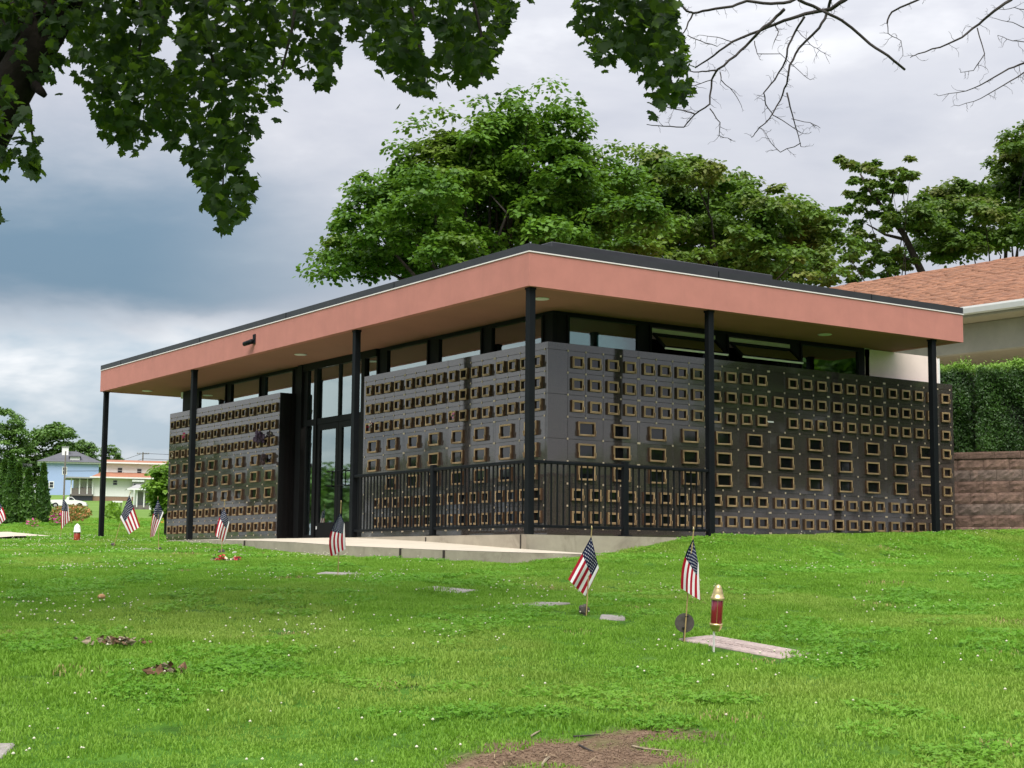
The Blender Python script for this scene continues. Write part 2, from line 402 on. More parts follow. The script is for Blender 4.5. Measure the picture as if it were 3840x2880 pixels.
ring('drip_edge', -OB-.012, -OC-.012, XR+.012, YL+.012, 3.726, 3.742, .16, m_white_trim, B)
ring('roof_cap', -OB-.006, -OC-.006, XR+.006, YL+.006, 3.743, ZT, .2, m_cap, B)
box('roof_deck', (-OB+.19, -OC+.19, 3.70), (XR-.19, YL-.19, 3.80), m_cap, B)
box('upper_roof', (.30, .335, 3.80), (4.75, 12.8, 4.305), m_cap, B, bev=.01)
# seams in the metal cap
for yy in (2.4, 6.1, 9.8, 12.2, 14.0): box('cap_seam', (-OB-.0085, yy, 3.745), (-OB-.005, yy+.015, ZT+.001), m_black, B)
for xx in (2.2, 5.4): box('cap_seam', (xx, -OC-.0085, 3.745), (xx+.015, -OC-.005, ZT+.001), m_black, B)
# posts
POSTS = [(-1.053, -1.065, -.036), (-1.053, 3.77, -.03), (-1.053, 10.28, -.03), (-1.053, 15.13, -.1), (2.12, -1.072, -.2), (6.925, -1.072, -.2)]
for (x, y, z) in POSTS:
    p = box('post', (x-.05, y-.05, z-.02), (x+.05, y+.05, ZF-.012), m_black, B, bev=.006)
    box('post_plate', (x-.056, y-.056, ZF-.03), (x+.056, y+.056, ZF+.004), m_black, p)
# recessed soffit lights
for (x, y) in [(-.419, -.422), (-.438, 6.973), (-.40, 14.41), (5.154, -.416)]:
    mb = MB().lathe([(.11, 0), (.115, -.004), (.10, -.012), (.07, -.010)], (x, y, ZF+.004), 20)
    o = mb.build('soffit_light', m_whitep, B, True)
# upper wall band, mullions, panes
WX0, WY0, WX1, WY1 = .30, .30, 6.83, 14.1
ZH = 3.20
def pane(name, a, b, mat=m_glass): return box(name, a, b, mat, B)
def clere(axis, spans, pos, zs=2.30, ze=ZH, hopper=()):
    for k, (a, b) in enumerate(spans):
        fr = MB()
        w_ = .035
        def bx(p0, p1, z0, z1, off=0.0):
            if axis == 'y': fr.box((pos-.03+off, p0, z0), (pos+.05, p1, z1))
            else: fr.box((p0, pos-.03+off, z0), (p1, pos+.05, z1))
        bx(a-w_, a, zs, ze); bx(b, b+w_, zs, ze); bx(a-w_, b+w_, ze, ze+.03); bx(a-w_, b+w_, zs-.03, zs)
        win = fr.build('window', m_frame, B)
        if k in hopper: continue
        if axis == 'y': box('pane', (pos+.004, a, zs), (pos+.010, b, ze), m_glass, win)
        else: box('pane', (a, pos+.004, zs), (b, pos+.010, ze), m_glass, win)
spB = [(.55, 1.87), (2.19, 3.42), (3.80, 5.10)]; spA = [(8.72, 9.91), (10.19, 11.51), (11.82, 13.15)]
spC = [(.59, 1.88), (2.15, 3.45), (3.73, 5.07), (5.34, 6.65)]
clere('y', spB, WX0); clere('y', spA, WX0); clere('x', spC, WY0, hopper=(1, 2))
# rear clerestories (seen through the glass)
clere('y', [(.9, 4.0), (4.6, 7.8), (8.4, 11.6), (12.0, 13.7)], WX1, 2.25, 3.1); clere('x', [(.8, 3.2), (3.7, 6.4)], WY1, 2.25, 3.1)
def solid_y(y0, y1, z0, z1, x=WX0): box('wall_panel', (x, y0, z0), (x+.07, y1, z1), m_frame, B)
def solid_x(x0, x1, z0, z1, y=WY0): box('wall_panel', (x0, y, z0), (x1, y+.07, z1), m_frame, B)
solid_y(.302, 5.40, ZH+.032, ZF+.003); solid_y(8.6, 14.1, ZH+.032, ZF+.003); solid_x(.372, 6.83, ZH+.032, ZF+.003)
for a, b in [(.302, .514), (1.906, 2.154), (3.456, 3.764), (5.136, 5.42)]: solid_y(a, b, 2.0, ZH+.031)
for a, b in [(8.45, 8.684), (9.946, 10.154), (11.546, 11.784), (13.186, 14.1)]: solid_y(a, b, 2.0, ZH+.031)
for a, b in [(.372, .554), (1.916, 2.114), (3.486, 3.694), (5.106, 5.304), (6.686, 6.83)]: solid_x(a, b, 2.0, ZH+.031)
solid_y(.302, 5.42, -.05, 2.0); solid_y(8.45, 14.1, -.05, 2.0); solid_x(.372, 6.83, -.05, 2.0)
# hopper sashes on the right-hand front
for k in (1, 2):
    a, b = spC[k]; a += .01; b -= .01
    L = .385; th = R(49)
    s = empty('sash_root'); bpy.data.objects.remove(s)
    mb = MB(); w_ = .04
    mb.box((a, -.012, -L), (a+w_, .02, 0)).box((b-w_, -.012, -L), (b, .02, 0)).box((a+w_, -.012, -w_), (b-w_, .02, 0)).box((a+w_, -.012, -L), (b-w_, .02, -L+w_))
    o = mb.build('open_sash', m_frame, B, loc=(0, WY0-.03, 3.10)); o.rotation_euler = (-th, 0, 0)
    g = box('pane', (a+w_, .0, -L+w_), (b-w_, .006, -w_), m_glass, o)
    e = box('sash_edge', (a+.002, -.010, -L-.014), (b-.002, .018, -L-.001), m_whitep, o)
    g2 = box('pane', (a, WY0+.02, 2.3), (b, WY0+.026, 3.02), glassmat('dark screen', (.10, .11, .11), 1.3, .5) if k == 1 else bpy.data.materials['dark screen'], B)
    box('head_jamb', (a-.004, WY0-.02, 3.115), (b+.004, WY0+.03, 3.178), simple('pale jamb wood', (.42, .42, .30), .7) if k == 1 else bpy.data.materials['pale jamb wood'], B)
# glazed entrance between the two niche walls
ent = MB()
XE = WX0
def ebar(y0, y1, z0, z1, d=.06): ent.box((XE-d*.5, y0, z0), (XE+d, y1, z1))
ebar(8.26, 8.447, 0, ZF+.002, .12); ebar(8.06, 8.12, 0, 3.14); ebar(7.66, 7.78, 0, 3.14, .09); ebar(5.86, 5.98, 0, 3.14, .09); ebar(5.425, 5.47, 0, 3.14)
ebar(5.47, 8.259, 3.141, ZF+.003, .08)
ebar(5.47, 5.859, 2.10, 2.21); ebar(5.981, 7.659, 2.10, 2.21); ebar(7.781, 8.059, 2.10, 2.21); ebar(8.121, 8.259, 2.10, 3.14, .02)
ebar(5.47, 5.859, 0, .08); ebar(7.781, 8.059, 0, .08); ebar(6.80, 6.86, 2.211, 3.14, .05)
ent.build('entrance_frame', m_frame, B)
for (y0, y1, z0, z1) in [(7.782, 8.058, .081, 2.099), (7.782, 8.058, 2.211, 3.14), (6.861, 7.659, 2.211, 3.14), (5.982, 6.799, 2.211, 3.14), (5.471, 5.858, .081, 2.099), (5.471, 5.858, 2.211, 3.14)]:
    box('pane', (XE+.004, y0, z0), (XE+.010, y1, z1), m_glass, B)
for (y0, y1, hs) in [(6.83, 7.655, 1), (5.985, 6.815, -1)]:
    d = MB().box((XE-.02, y0, .015), (XE+.03, y0+.105, 2.095)).box((XE-.02, y1-.105, .015), (XE+.03, y1, 2.095)).box((XE-.02, y0+.105, .015), (XE+.03, y1-.105, .30)).box((XE-.02, y0+.105, 1.99), (XE+.03, y1-.105, 2.095))
    door = d.build('door', m_frame, B)
    box('pane', (XE+.004, y0+.106, .301), (XE+.010, y1-.106, 1.989), m_glass, door)
    yh = y0+.10 if hs > 0 else y1-.10; ye = y0+.30 if hs > 0 else y1-.30
    MB().tube([(XE-.02, ye, 1.21), (XE-.075, ye, 1.21), (XE-.075, yh, 1.21), (XE-.075, yh, .95), (XE-.075, ye, .95), (XE-.02, ye, .95)], .012, 8).build('handle', m_black, door)
    if hs > 0: box('push_plate', (XE-.024, y1-.07, .18), (XE-.0205, y1-.03, .235), m_whitep, door)
# interior
box('floor', (.38, .38, -.06), (6.8, 14.0, -.012), m_floor, B)
box('ceiling', (.38, .38, 3.235), (6.82, 14.08, ZF+.004), m_ceil, B)
iw = MB().box((6.83, .3, -.1), (6.95, 14.2, 2.22)).box((.3, 14.1, -.1), (6.83, 14.22, 2.22)).box((6.83, .3, 3.13), (6.95, 14.2, 3.27)).box((.3, 14.1, 3.13), (6.83, 14.22, 3.27))
for a, b in [(.3, .865), (4.035, 4.565), (7.835, 8.365), (11.635, 11.965), (13.735, 14.22)]: iw.box((6.84, a, 2.22), (6.94, b, 3.13))
for a, b in [(.38, .765), (3.235, 3.665), (6.435, 6.83)]: iw.box((a, 14.11, 2.22), (b, 14.21, 3.13))
iw.build('rear_wall', m_int_wall, B)
box('partition', (2.6, 8.1, 0), (6.8, 8.22, 2.6), m_int_wall, B)
cur = MB()
for (cx0, cx1, yy) in ((.9, 1.5, 8.05), (1.9, 2.5, 8.0), (3.2, 3.7, 7.9)):
    n = 26
    for i in range(n):
        xa = cx0+(cx1-cx0)*i/n; xb = cx0+(cx1-cx0)*(i+1)/n; o = .03*math.sin(i*1.4); o2 = .03*math.sin((i+1)*1.4)
        cur.poly([(xa, yy+o, .35), (xb, yy+o2, .35), (xb, yy+o2, 2.3), (xa, yy+o, 2.3)], [(0, 1, 2, 3)])
cur.build('curtain', m_curtain, B)
box('dark_cabinet', (4.6, 2.2, 0), (6.7, 3.0, 1.9), m_bronze_dark, B)
# pale wall at the right end behind the granite
box('end_wall', (6.832, .30, -.3), (8.65, .55, 3.262), m_pale, B)
box('end_wall_trim', (8.652, .27, -.3), (8.69, .56, 3.24), m_whitep, B)

fe = empty('fire_extinguisher', (.55, 7.95, 0), label='red fire extinguisher on the wall just inside the glass entrance', cat='extinguisher')
MB().lathe([(.05, 0), (.075, .02), (.075, .42), (.03, .48), (.03, .52)], (0, 0, .72), 14).build('cylinder', m_red, fe, True)
box('label_band', (-.078, -.03, .95), (-.0755, .03, 1.12), m_whitep, fe); box('valve', (-.03, -.03, 1.241), (.03, .03, 1.31), m_black, fe)
MB().tube([(0, .03, 1.28), (0, .13, 1.2), (0, .14, 1.0), (0, .10, .85)], .012, 6).build('hose', m_black, fe)
sg = empty('safety_sign', (.42, 8.0, 1.5), label='small red and white sign inside the entrance side window', cat='sign')
box('board', (-.006, -.09, 0), (.006, .09, .34), m_red, sg); box('print', (-.009, -.065, .06), (-.0065, .065, .26), m_whitep, sg)

m_lamp = bpy.data.materials.new('lamp glow'); m_lamp.use_nodes = True; _e = m_lamp.node_tree.nodes['Principled BSDF']; _e.inputs['Emission Color'].default_value = (1, .93, .82, 1); _e.inputs['Emission Strength'].default_value = 3.0
for k, (x, y) in enumerate(((1.5, 6.6), (3.3, 6.6), (1.5, 9.5), (1.5, 3.2))):
    MB().lathe([(.08, 0), (.085, -.01), (.07, -.02)], (x, y, 3.234), 16).build('hall_lamp', m_lamp, B)
    if k < 3:
        ld = bpy.data.lights.new('hall_light', 'POINT'); ld.energy = 18; ld.color = (1, .93, .82); ld.shadow_soft_size = .08
        lo = bpy.data.objects.new('hall_light', ld); link(lo); lo.location = (x, y, 3.1); lo.parent = B
cm = empty('security_camera', (-OB, 7.351, 3.526), label='small dark security camera bracketed on the salmon fascia', cat='camera')
box('mount', (-.02, -.05, -.085), (.0, .05, .09), m_black, cm, bev=.006)
MB().tube([(-.02, 0, -.01), (-.09, .02, -.03)], .018, 8).build('arm', m_black, cm)
MB().tube([(-.07, -.02, -.05), (-.11, .20, -.075)], [.045, .04], 12).build('housing', m_black, cm, True)

# ------------------------------------------------------------------ granite niche walls with bronze plaques
PITCH = .32; Z1 = 2.4886; ZTOP = 2.7556
def frame_mesh(name, wo, ho, bw):
    L = [(wo, ho, 0.0), (wo, ho, -.032), (wo-.004, ho-.004, -.037), (wo-bw*.40, ho-bw*.40, -.037), (wo-bw*.45, ho-bw*.45, -.030), (wo-bw*.56, ho-bw*.56, -.030),
         (wo-bw*.60, ho-bw*.60, -.041), (wo-bw*.92, ho-bw*.92, -.040), (wo-bw, ho-bw, -.012)]
    P = []; F = []
    for (a, b, y) in L: P += [(-a, y, -b), (a, y, -b), (a, y, b), (-a, y, b)]
    for i in range(len(L)-1):
        for k in range(4):
            j = (k+1) % 4; F.append((i*4+k, i*4+j, i*4+4+j, i*4+4+k))
    return MB().poly(P, F)
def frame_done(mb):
    """shade painted into the colour: the outer sides, the groove and the inner lip are dark, the raised faces stay gold"""
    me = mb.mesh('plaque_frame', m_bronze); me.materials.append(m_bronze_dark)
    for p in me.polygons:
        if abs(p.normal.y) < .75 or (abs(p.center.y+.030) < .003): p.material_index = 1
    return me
def vase(mb, x, zb):
    mb.tube([(x, -.044, zb), (x, -.047, zb+.075)], [.006, .011], 7)
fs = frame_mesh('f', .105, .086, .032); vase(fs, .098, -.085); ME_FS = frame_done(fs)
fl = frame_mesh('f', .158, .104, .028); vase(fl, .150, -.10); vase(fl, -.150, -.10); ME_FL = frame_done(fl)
ME_PS = MB().box((-.076, -.013, -.057), (.076, -.004, .057)).mesh('plaque_face', m_face)
ME_PL = MB().box((-.133, -.013, -.079), (.133, -.004, .079)).mesh('plaque_face', m_face)
_pc = {}
def panel_mesh(wd, ht):
    k = (round(wd, 4), round(ht, 4))
    if k not in _pc: _pc[k] = MB().box((-wd/2+.0018, 0, -ht/2+.0018), (wd/2-.0018, .03, ht/2-.0018)).mesh('panel', m_granite, bev=.0012)
    return _pc[k]
ME_T1 = MB().box((-.013, -.008, -.014), (.013, 0, .014)).mesh('number_tag', m_tag, bev=.002)
ME_T2 = MB().box((-.028, -.008, -.014), (.028, 0, .014)).mesh('number_tag', m_tag, bev=.002)
def niche_wall(name, label, origin, rz, cols, ph, gap, left, right, skip=(), extra=None, blank=None):
    """cols: panel-column centres (local x). left/right: ends of the wall. Local -Y faces out."""
    root = empty(name, origin, rz, label=label, cat='wall', group='granite niche walls of the columbarium')
    n = len(cols)
    core = MB().box((left+.004, .022, -.25), (right-.004, .27, ZTOP-.006)); core.build('core', m_granite_core, root)
    def panel(xc, zc, wd, ht, kind=None):
        o = addobj('panel', panel_mesh(wd, ht), root, (xc, 0, zc))
        o.rotation_euler = (random.gauss(0, .0024), 0, random.gauss(0, .0020))
        if kind:
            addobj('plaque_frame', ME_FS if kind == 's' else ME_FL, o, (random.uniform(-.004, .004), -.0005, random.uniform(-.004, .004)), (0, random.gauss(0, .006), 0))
            addobj('plaque_face', ME_PS if kind == 's' else ME_PL, o)
        return o
    ng = 4 if extra is None else extra
    for r in range(8):
        z = Z1-PITCH*r; big = 3 <= r <= 5
        i = 0
        while i < n:
            lone = (i == n-1 and n % 4 == 1)
            if big and not lone:
                xc = (cols[i]+cols[i+1])/2
                gw = gap if i % 4 == 0 else 0
                panel(xc, z, 2*ph, PITCH, None if (i, r) in skip else 'l'); i += 2
            else:
                panel(cols[i], z, ph, PITCH, None if (i, r) in skip else 's'); i += 1
    # narrow cover strips between groups of four
    for i in range(3, n-1, 4):
        x0 = cols[i]+ph/2; x1 = cols[i+1]-ph/2
        for r in range(0, 8, 4): panel((x0+x1)/2, Z1-PITCH*(r+1.5), x1-x0, 4*PITCH)
    # end panels
    for (a, b) in ((left, cols[0]-ph/2), (cols[-1]+ph/2, right)):
        if b-a > .02:
            for r in range(0, 8, 2): panel((a+b)/2, Z1-PITCH*(r+.5), b-a, 2*PITCH)
    # top and bottom courses
    edges = [left]+[(cols[i]+cols[i+1])/2 for i in range(3, n-1, 4)]+[right]
    zt0 = Z1+PITCH/2; zb1 = Z1-PITCH*7.5
    for a, b in zip(edges[:-1], edges[1:]):
        panel((a+b)/2, (zt0+ZTOP)/2, b-a, ZTOP-zt0); panel((a+b)/2, (zb1-.25)/2, b-a, zb1+.25)
    # number tags at the panel corners
    for k in range(9):
        z = Z1+PITCH/2-PITCH*k
        for i in range(n+1):
            if 4 <= k <= 5 and i % 2 == 1 and i != n: continue
            if k in (4, 5) and i % 2: continue
            if i == 0: x = cols[0]-ph/2
            elif i == n: x = cols[-1]+ph/2-.014
            else: x = (cols[i-1]+cols[i])/2
            dbl = (i % 4 == 0 and 0 < i < n)
            addobj('number_tag', ME_T2 if dbl else ME_T1, root, (x+random.uniform(-.003, .003), 0, z+random.uniform(-.003, .003)), (0, random.gauss(0, .03), 0))
    return root
def cpos(n, x0, ph, g): return [x0+i*ph+(i//4)*g for i in range(n)]
WC = niche_wall('niche_wall', 'long granite niche wall of bronze plaques facing right under the roof', (0, 0, 0), 0.0, cpos(25, .5196, .3226, .0334), .3226, .0334, 0.0, 8.685, skip={(12, 0), (12, 2)})
yB = cpos(16, .2139, .3208, .0485)
WB = niche_wall('niche_wall', 'granite niche wall behind the black railing, right of the glass entrance', (0, 0, 0), -math.pi/2, [-y for y in yB][::-1], .3208, .0485, -5.40, -.0305, skip={(0, 5), (0, 6), (0, 7)})
yA = cpos(16, 8.7828, .3208, .0485)
WA = niche_wall('niche_wall', 'granite niche wall at the far left end, left of the glass entrance', (-.033, 0, 0), -math.pi/2, [-y for y in yA][::-1], .3208, .0485, -13.97, -8.595)
box('return_panel', (8.594-17.188, .0, -.25), (8.594-17.188+.002, .34, ZTOP), m_granite_core, WA)
box('end_label', (4.245, -.004, Z1-PITCH*2-.012), (4.41, -.0015, Z1-PITCH*2+.012), m_whitep, WC)

# small bouquets clipped to plaques
def bouquet(name, label, p, cols, n=9, r=.05):
    root = empty(name, p, label=label, cat='flowers')
    for ci, c in enumerate(cols):
        m = simple(label[:24]+str(ci), c, .8, var=.15)
        mb = MB()
        for k in range(n):
            d = RNG.normal(size=3)*r*.55; a, b2 = RNG.uniform(0, 6.28), RNG.uniform(.5, 1)
            s = r*RNG.uniform(.25, .5)
            P = [(d[0]+s*math.cos(a+t*1.2566)*b2, d[1]+s*.4*math.sin(3*t), d[2]+s*math.sin(a+t*1.2566)) for t in range(5)]+[(d[0], d[1]-s*.5, d[2])]
            mb.poly(P, [(i, (i+1) % 5, 5) for i in range(5)])
        tag(mb.build('petals', m, root), kind='stuff')
    MB().tube([(0, 0, -r*1.5), (.005, .005, 0)], .004, 5).build('stem', m_leaf_dark, root)
    return root
m_leaf_dark = simple('stem green', (.03, .07, .015), .7)
def onx(u, v, x): d = _F+_R2*(u-1920)/FPX-_U2*(v-1440)/FPX; return CAM+d*(x-CAM[0])/d[0]
bouquet('flower_bouquet', 'small pink flower on a plaque above the railing', onx(1698, 1551, -.06), [(.75, .25, .45), (.7, .6, .25)], 5, .045)
bouquet('flower_bouquet', 'white and dark red flowers on the plaque beside the glass entrance', onx(1391, 1590, -.06), [(.75, .7, .68), (.25, .01, .03)], 6, .055)
bouquet('flower_bouquet', 'bright pink flowers on the far left niche wall', onx(688, 1633, -.09), [(.7, .08, .25)], 7, .06)
bouquet('flower_bouquet', 'cream flowers at the left edge of the far niche wall', onx(645, 1705, -.09), [(.7, .62, .45)], 5, .055)
bouquet('flower_bouquet', 'large dark purple bouquet high on the far left niche wall', onx(978, 1643, -.10), [(.05, .03, .06), (.10, .07, .12)], 14, .12)
bouquet('flower_bouquet', 'dark wilted bouquet in the fourth row of the far left niche wall', onx(998, 1718, -.10), [(.03, .02, .025), (.05, .03, .03)], 10, .10)

# ------------------------------------------------------------------ black railings
ME_BAL = MB().box((-.009, -.009, 0), (.009, .009, .86)).mesh('baluster', m_black)
def railing(label, p0, p1, mid, zt=.953, zb=.085):
    root = empty('railing', (p0[0], p0[1], -.03), label=label, cat='railing', group='black railings around the apron')
    v = Vector((p1[0]-p0[0], p1[1]-p0[1], 0)); L = v.length; root.rotation_euler = (0, 0, math.atan2(v.y, v.x))
    box('top_rail', (.05, -.03, zt-.045+.03), (L-.05, .03, zt+.03), m_black, root, bev=.006)
    box('bottom_rail', (.05, -.018, zb), (L-.05, .018, zb+.04), m_black, root, bev=.004)
    po = box('post', (mid-.04, -.04, 0), (mid+.04, .04, zt+.075), m_black, root, bev=.005)
    box('base_plate', (mid-.07, -.07, .002), (mid+.07, .07, .016), m_black, po)
    for (a, b) in ((.05, mid-.04), (mid+.04, L-.05)):
        n = int(round((b-a)/.1016)); st = (b-a)/n
        for k in range(1, n): addobj('baluster', ME_BAL, root, (a+k*st, 0, zb+.04))
    return root
railing('black picket railing running back from the corner post to the entrance', (-1.053, -1.065), (-1.053, 3.77), 2.43)
railing('short black picket railing right of the corner post', (-1.053, -1.072), (2.12, -1.072), 1.61)

# ------------------------------------------------------------------ flat grave markers
m_stone = simple('grey marker granite', (.27, .25, .225), .85, var=.25, scale=30, bump=.3, bscale=120, blotch=(3, .5, .7, (.17, .15, .13), .6))
m_stone2 = simple('pinkish marker granite', (.36, .285, .26), .85, var=.25, scale=30, bump=.3, bscale=120, blotch=(3, .5, .7, (.24, .19, .16), .5))
MARK = []
def marker(label, c1, c2, wd, mat, lines=True, rise=.012):
    a, _ = hit(*c1); b, _ = hit(*c2)
    c = (a+b)/2; d = b-a; L = math.hypot(d[0], d[1]); rz = math.atan2(d[1], d[0])
    o = empty('grave_marker', (c[0], c[1], gz(c[0], c[1])), rz, label=label, cat='grave marker', group='flat markers set in the lawn')
    # follow the ground tilt
    e = .3; ux = np.array([math.cos(rz), math.sin(rz)]); uy = np.array([-math.sin(rz), math.cos(rz)])
    sx = float(gz(c[0]+ux[0]*L/2, c[1]+ux[1]*L/2)-gz(c[0]-ux[0]*L/2, c[1]-ux[1]*L/2))/L
    sy = float(gz(c[0]+uy[0]*e, c[1]+uy[1]*e)-gz(c[0]-uy[0]*e, c[1]-uy[1]*e))/(2*e)
    o.rotation_euler = (math.atan(sy), -math.atan(sx), rz)
    box('slab', (-L/2, -wd/2, -.12), (L/2, wd/2, rise), mat, o, bev=.008)
    if lines:
        x = -L*.36
        mb = MB()
        while x < L*.36:
            wl = random.uniform(.018, .034); yy = random.choice((-.05, -.05, .0))
            mb.box((x, -.055, rise+.0005), (x+wl*.35, .03, rise+.003)); mb.box((x, -.055, rise+.0005), (x+wl, -.045, rise+.003)); x += wl+.018
        tag(mb.build('lettering', mat, o), kind='stuff')
    MARK.append((c[0], c[1], rz, L/2+.02, wd/2+.02)); return o
marker('large pinkish flat marker beside the red candle lantern', (2605, 2394), (2992, 2466), .30, m_stone2)
marker('flat grey marker in front of the concrete ramp', (1590, 2206), (1755, 2222), .42, m_stone)
marker('flat marker under the flag in front of the ramp', (1195, 2152), (1360, 2158), .40, m_stone, False)
marker('narrow grey marker left of the nearer medallion flag', (1965, 2268), (2095, 2272), .34, m_stone, False)
marker('small pale marker just right of the star medallion flag', (2250, 2317), (2345, 2322), .26, m_stone, False)
marker('corner of a grey marker at the bottom left of the lawn', (-150, 2826), (35, 2824), .24, m_stone, False, .015)
marker('half-hidden marker between the two left flags', (505, 2060), (555, 2062), .22, m_stone, False)

# ------------------------------------------------------------------ flags on sticks
def flag_mat():
    m, t, b = new_mat('american flag cloth')
    uv = t.node('ShaderNodeUVMap'); s = t.node('ShaderNodeSeparateXYZ'); t.l.new(uv.outputs[0], s.inputs[0])
    u, v = s.outputs[0], s.outputs[1]                               # u along fly, v from top edge down
    st = t.math('MODULO', t.math('MULTIPLY', v, 13), 2); red = t.math('LESS_THAN', st, 1.0)
    base = t.mix(red, (.90, .88, .88), (.42, .010, .030))
    can = t.math('MULTIPLY', t.math('LESS_THAN', u, .40), t.math('LESS_THAN', v, 7/13))
    # fifty stars: 9 staggered rows of 6 and 5
    gy = t.math('MULTIPLY', v, 10*13/7); gx = t.math('MULTIPLY', u, 12/.40)
    iy = t.math('ROUND', gy); ix = t.math('ROUND', gx)
    ok = t.math('COMPARE', t.math('MODULO', t.math('ADD', ix, iy), 2), 0.0, .1)
    inside = t.math('MULTIPLY', t.math('MULTIPLY', t.math('GREATER_THAN', ix, .5), t.math('LESS_THAN', ix, 11.5)), t.math('MULTIPLY', t.math('GREATER_THAN', iy, .5), t.math('LESS_THAN', iy, 9.5)))
    px = t.math('MULTIPLY', t.math('SUBTRACT', gx, ix), 1.18); py = t.math('SUBTRACT', gy, iy)
    r = t.math('SQRT', t.math('ADD', t.math('MULTIPLY', px, px), t.math('MULTIPLY', py, py)))
    a = t.math('ARCTAN2', px, t.math('MULTIPLY', py, -1.0))
    w5 = 2*math.pi/5
    a2 = t.math('ABSOLUTE', t.math('SUBTRACT', t.math('FLOORED_MODULO', t.math('ADD', a, w5/2), w5), w5/2))
    cc = (1/.42-math.cos(w5/2))/math.sin(w5/2)
    star = t.math('LESS_THAN', t.math('MULTIPLY', r, t.math('ADD', t.math('COSINE', a2), t.math('MULTIPLY', t.math('SINE', a2), cc))), .46)
    sm = t.math('MULTIPLY', star, t.math('MULTIPLY', ok, inside))
    col = t.mix(can, base, t.mix(sm, (.006, .010, .045), (.85, .85, .87)))
    t.put(b.inputs['Base Color'], col); b.inputs['Roughness'].default_value = .75; b.inputs['Specular IOR Level'].default_value = .2
    tr = t.node('ShaderNodeBsdfTranslucent'); t.put(tr.inputs[0], col)
    mx = t.node('ShaderNodeMixShader'); mx.inputs[0].default_value = .15
    t.l.new(b.outputs[0], mx.inputs[1]); t.l.new(tr.outputs[0], mx.inputs[2])
    t.l.new(mx.outputs[0], m.node_tree.nodes['Material Output'].inputs[0]); return m
m_flag = flag_mat()
m_stick = simple('varnished flag stick', (.42, .30, .13), .5, var=.15)
m_ironmed = simple('dull bronze medallion', (.075, .065, .055), .6, metal=.3, var=.3, scale=30)
FLAG_POS = []
def flag(label, base, top, HT, HB, FT, FB, med=None, bow=(0, 0), wav=3.0, ph=0.0, fold=.02):
    p, D = hit(*base); FLAG_POS.append(p)
    root = empty('flag', p, label=label, cat='flag', group='small flags standing at the graves')
    tp = at(top[0], top[1], D)-p
    MB().tube([(0, 0, -.1), tuple(tp*.5), tuple(tp)], [.0048, .0048, .0042], 7).build('stick', m_stick, root)
    MB().lathe([(.004, 0), (.006, .005), (.0062, .012), (.003, .022), (.001, .028)], tuple(tp), 8).build('finial', m_gold, root, True)
    nu, nv = 34, 32; V = []; UV = []
    HT, HB, FT, FB = map(np.array, (HT, HB, FT, FB))
    for j in range(nv+1):
        for i in range(nu+1):
            u, v = i/nu, j/nv
            f_ = .64; w_ = v/f_ if v < f_ else 1-(v-f_)/f_*.8; bk_ = 0 if v < f_ else min(1, (v-f_)/.1)   # the lower stripes are folded behind
            q = HT*(1-u)*(1-w_)+HB*(1-u)*w_+FT*u*(1-w_)+FB*u*w_
            q = q + np.array(bow)*math.sin(math.pi*u)*(1-w_)
            q = q + np.array([1.0, .2])*wav*math.sin(w_*7+ph)*u*.6
            dep = fold*(.35*math.sin(w_*9.5+ph+u*1.5)+.75*math.sin(w_*5.2+ph*2+u*.8))*(.25+.75*u)*2.2 + .014*u - .022 + .012*bk_
            V.append(at(q[0], q[1], D+dep)-p); UV.append((u, v))
    n1 = nu+1
    F = [(j*n1+i, j*n1+i+1, (j+1)*n1+i+1, (j+1)*n1+i) for j in range(nv) for i in range(nu)]
    addobj('cloth', npmesh('cloth', V, F, m_flag, True, UV), root)
    if med:
        kind, u, v, r = med; c = at(u, v, D+.016)-p; rr = r*D/FPX
        if kind == 'disc': prof = [(1, t) for t in range(40)]; k = 40; rad = [rr*(1+.012*(i % 2)) for i in range(40)]
        else: k = 30; rad = [rr*(.80+.20*abs(math.cos(i*math.pi/6))) for i in range(30)]
        mb = MB(); X = _R2; Z = np.array([0, 0, 1.0]); N = -np.array([math.sin(YAW), math.cos(YAW), 0])
        fr = [tuple(c+X*rad[i]*math.cos(2*math.pi*i/k)+Z*rad[i]*math.sin(2*math.pi*i/k)+N*.006) for i in range(k)]
        bk = [tuple(np.array(f)-N*.014) for f in fr]
        i2 = [tuple(c+X*rad[i]*.6*math.cos(2*math.pi*i/k)+Z*rad[i]*.6*math.sin(2*math.pi*i/k)+N*(.014 if kind != 'disc' else .007)) for i in range(k)]
        mb.poly(fr+bk+i2, [(i, (i+1) % k, k+(i+1) % k, k+i) for i in range(k)]+[(i, (i+1) % k, 2*k+(i+1) % k, 2*k+i) for i in range(k)]+[tuple(range(2*k, 3*k)), tuple(range(k, 2*k))])
        mb.build('medallion', m_ironmed, root)
        hb = at(base[0], base[1]-4, D)-p
        MB().tube([tuple(hb+np.array([0, 0, -.12])), tuple(c)], .007, 7).build('holder', m_ironmed, root)
        if kind == 'disc':
            for dv in (-24, 18):
                cc = at(u+2-6*dv/24, v+dv, D-.004)-p
                MB().tube([tuple(cc-X*.012), tuple(cc+X*.012)], .006, 6).build('clip', m_black, root)
    return root
flag('small american flag with round dark disc beside the red candle lantern', (2562, 2408), (2601, 1990), (2600, 2020), (2621, 2120), (2552, 2206), (2627, 2252), ('disc', 2567, 2336, 36), (-14, -6), 3, .4, .028)
flag('small american flag with star medallion standing nearest the right of the ramp', (2196, 2312), (2219, 1984), (2217, 2012), (2247, 2135), (2129, 2172), (2196, 2238), ('star', 2190, 2286, 22), (0, 0), 2, 1.2)
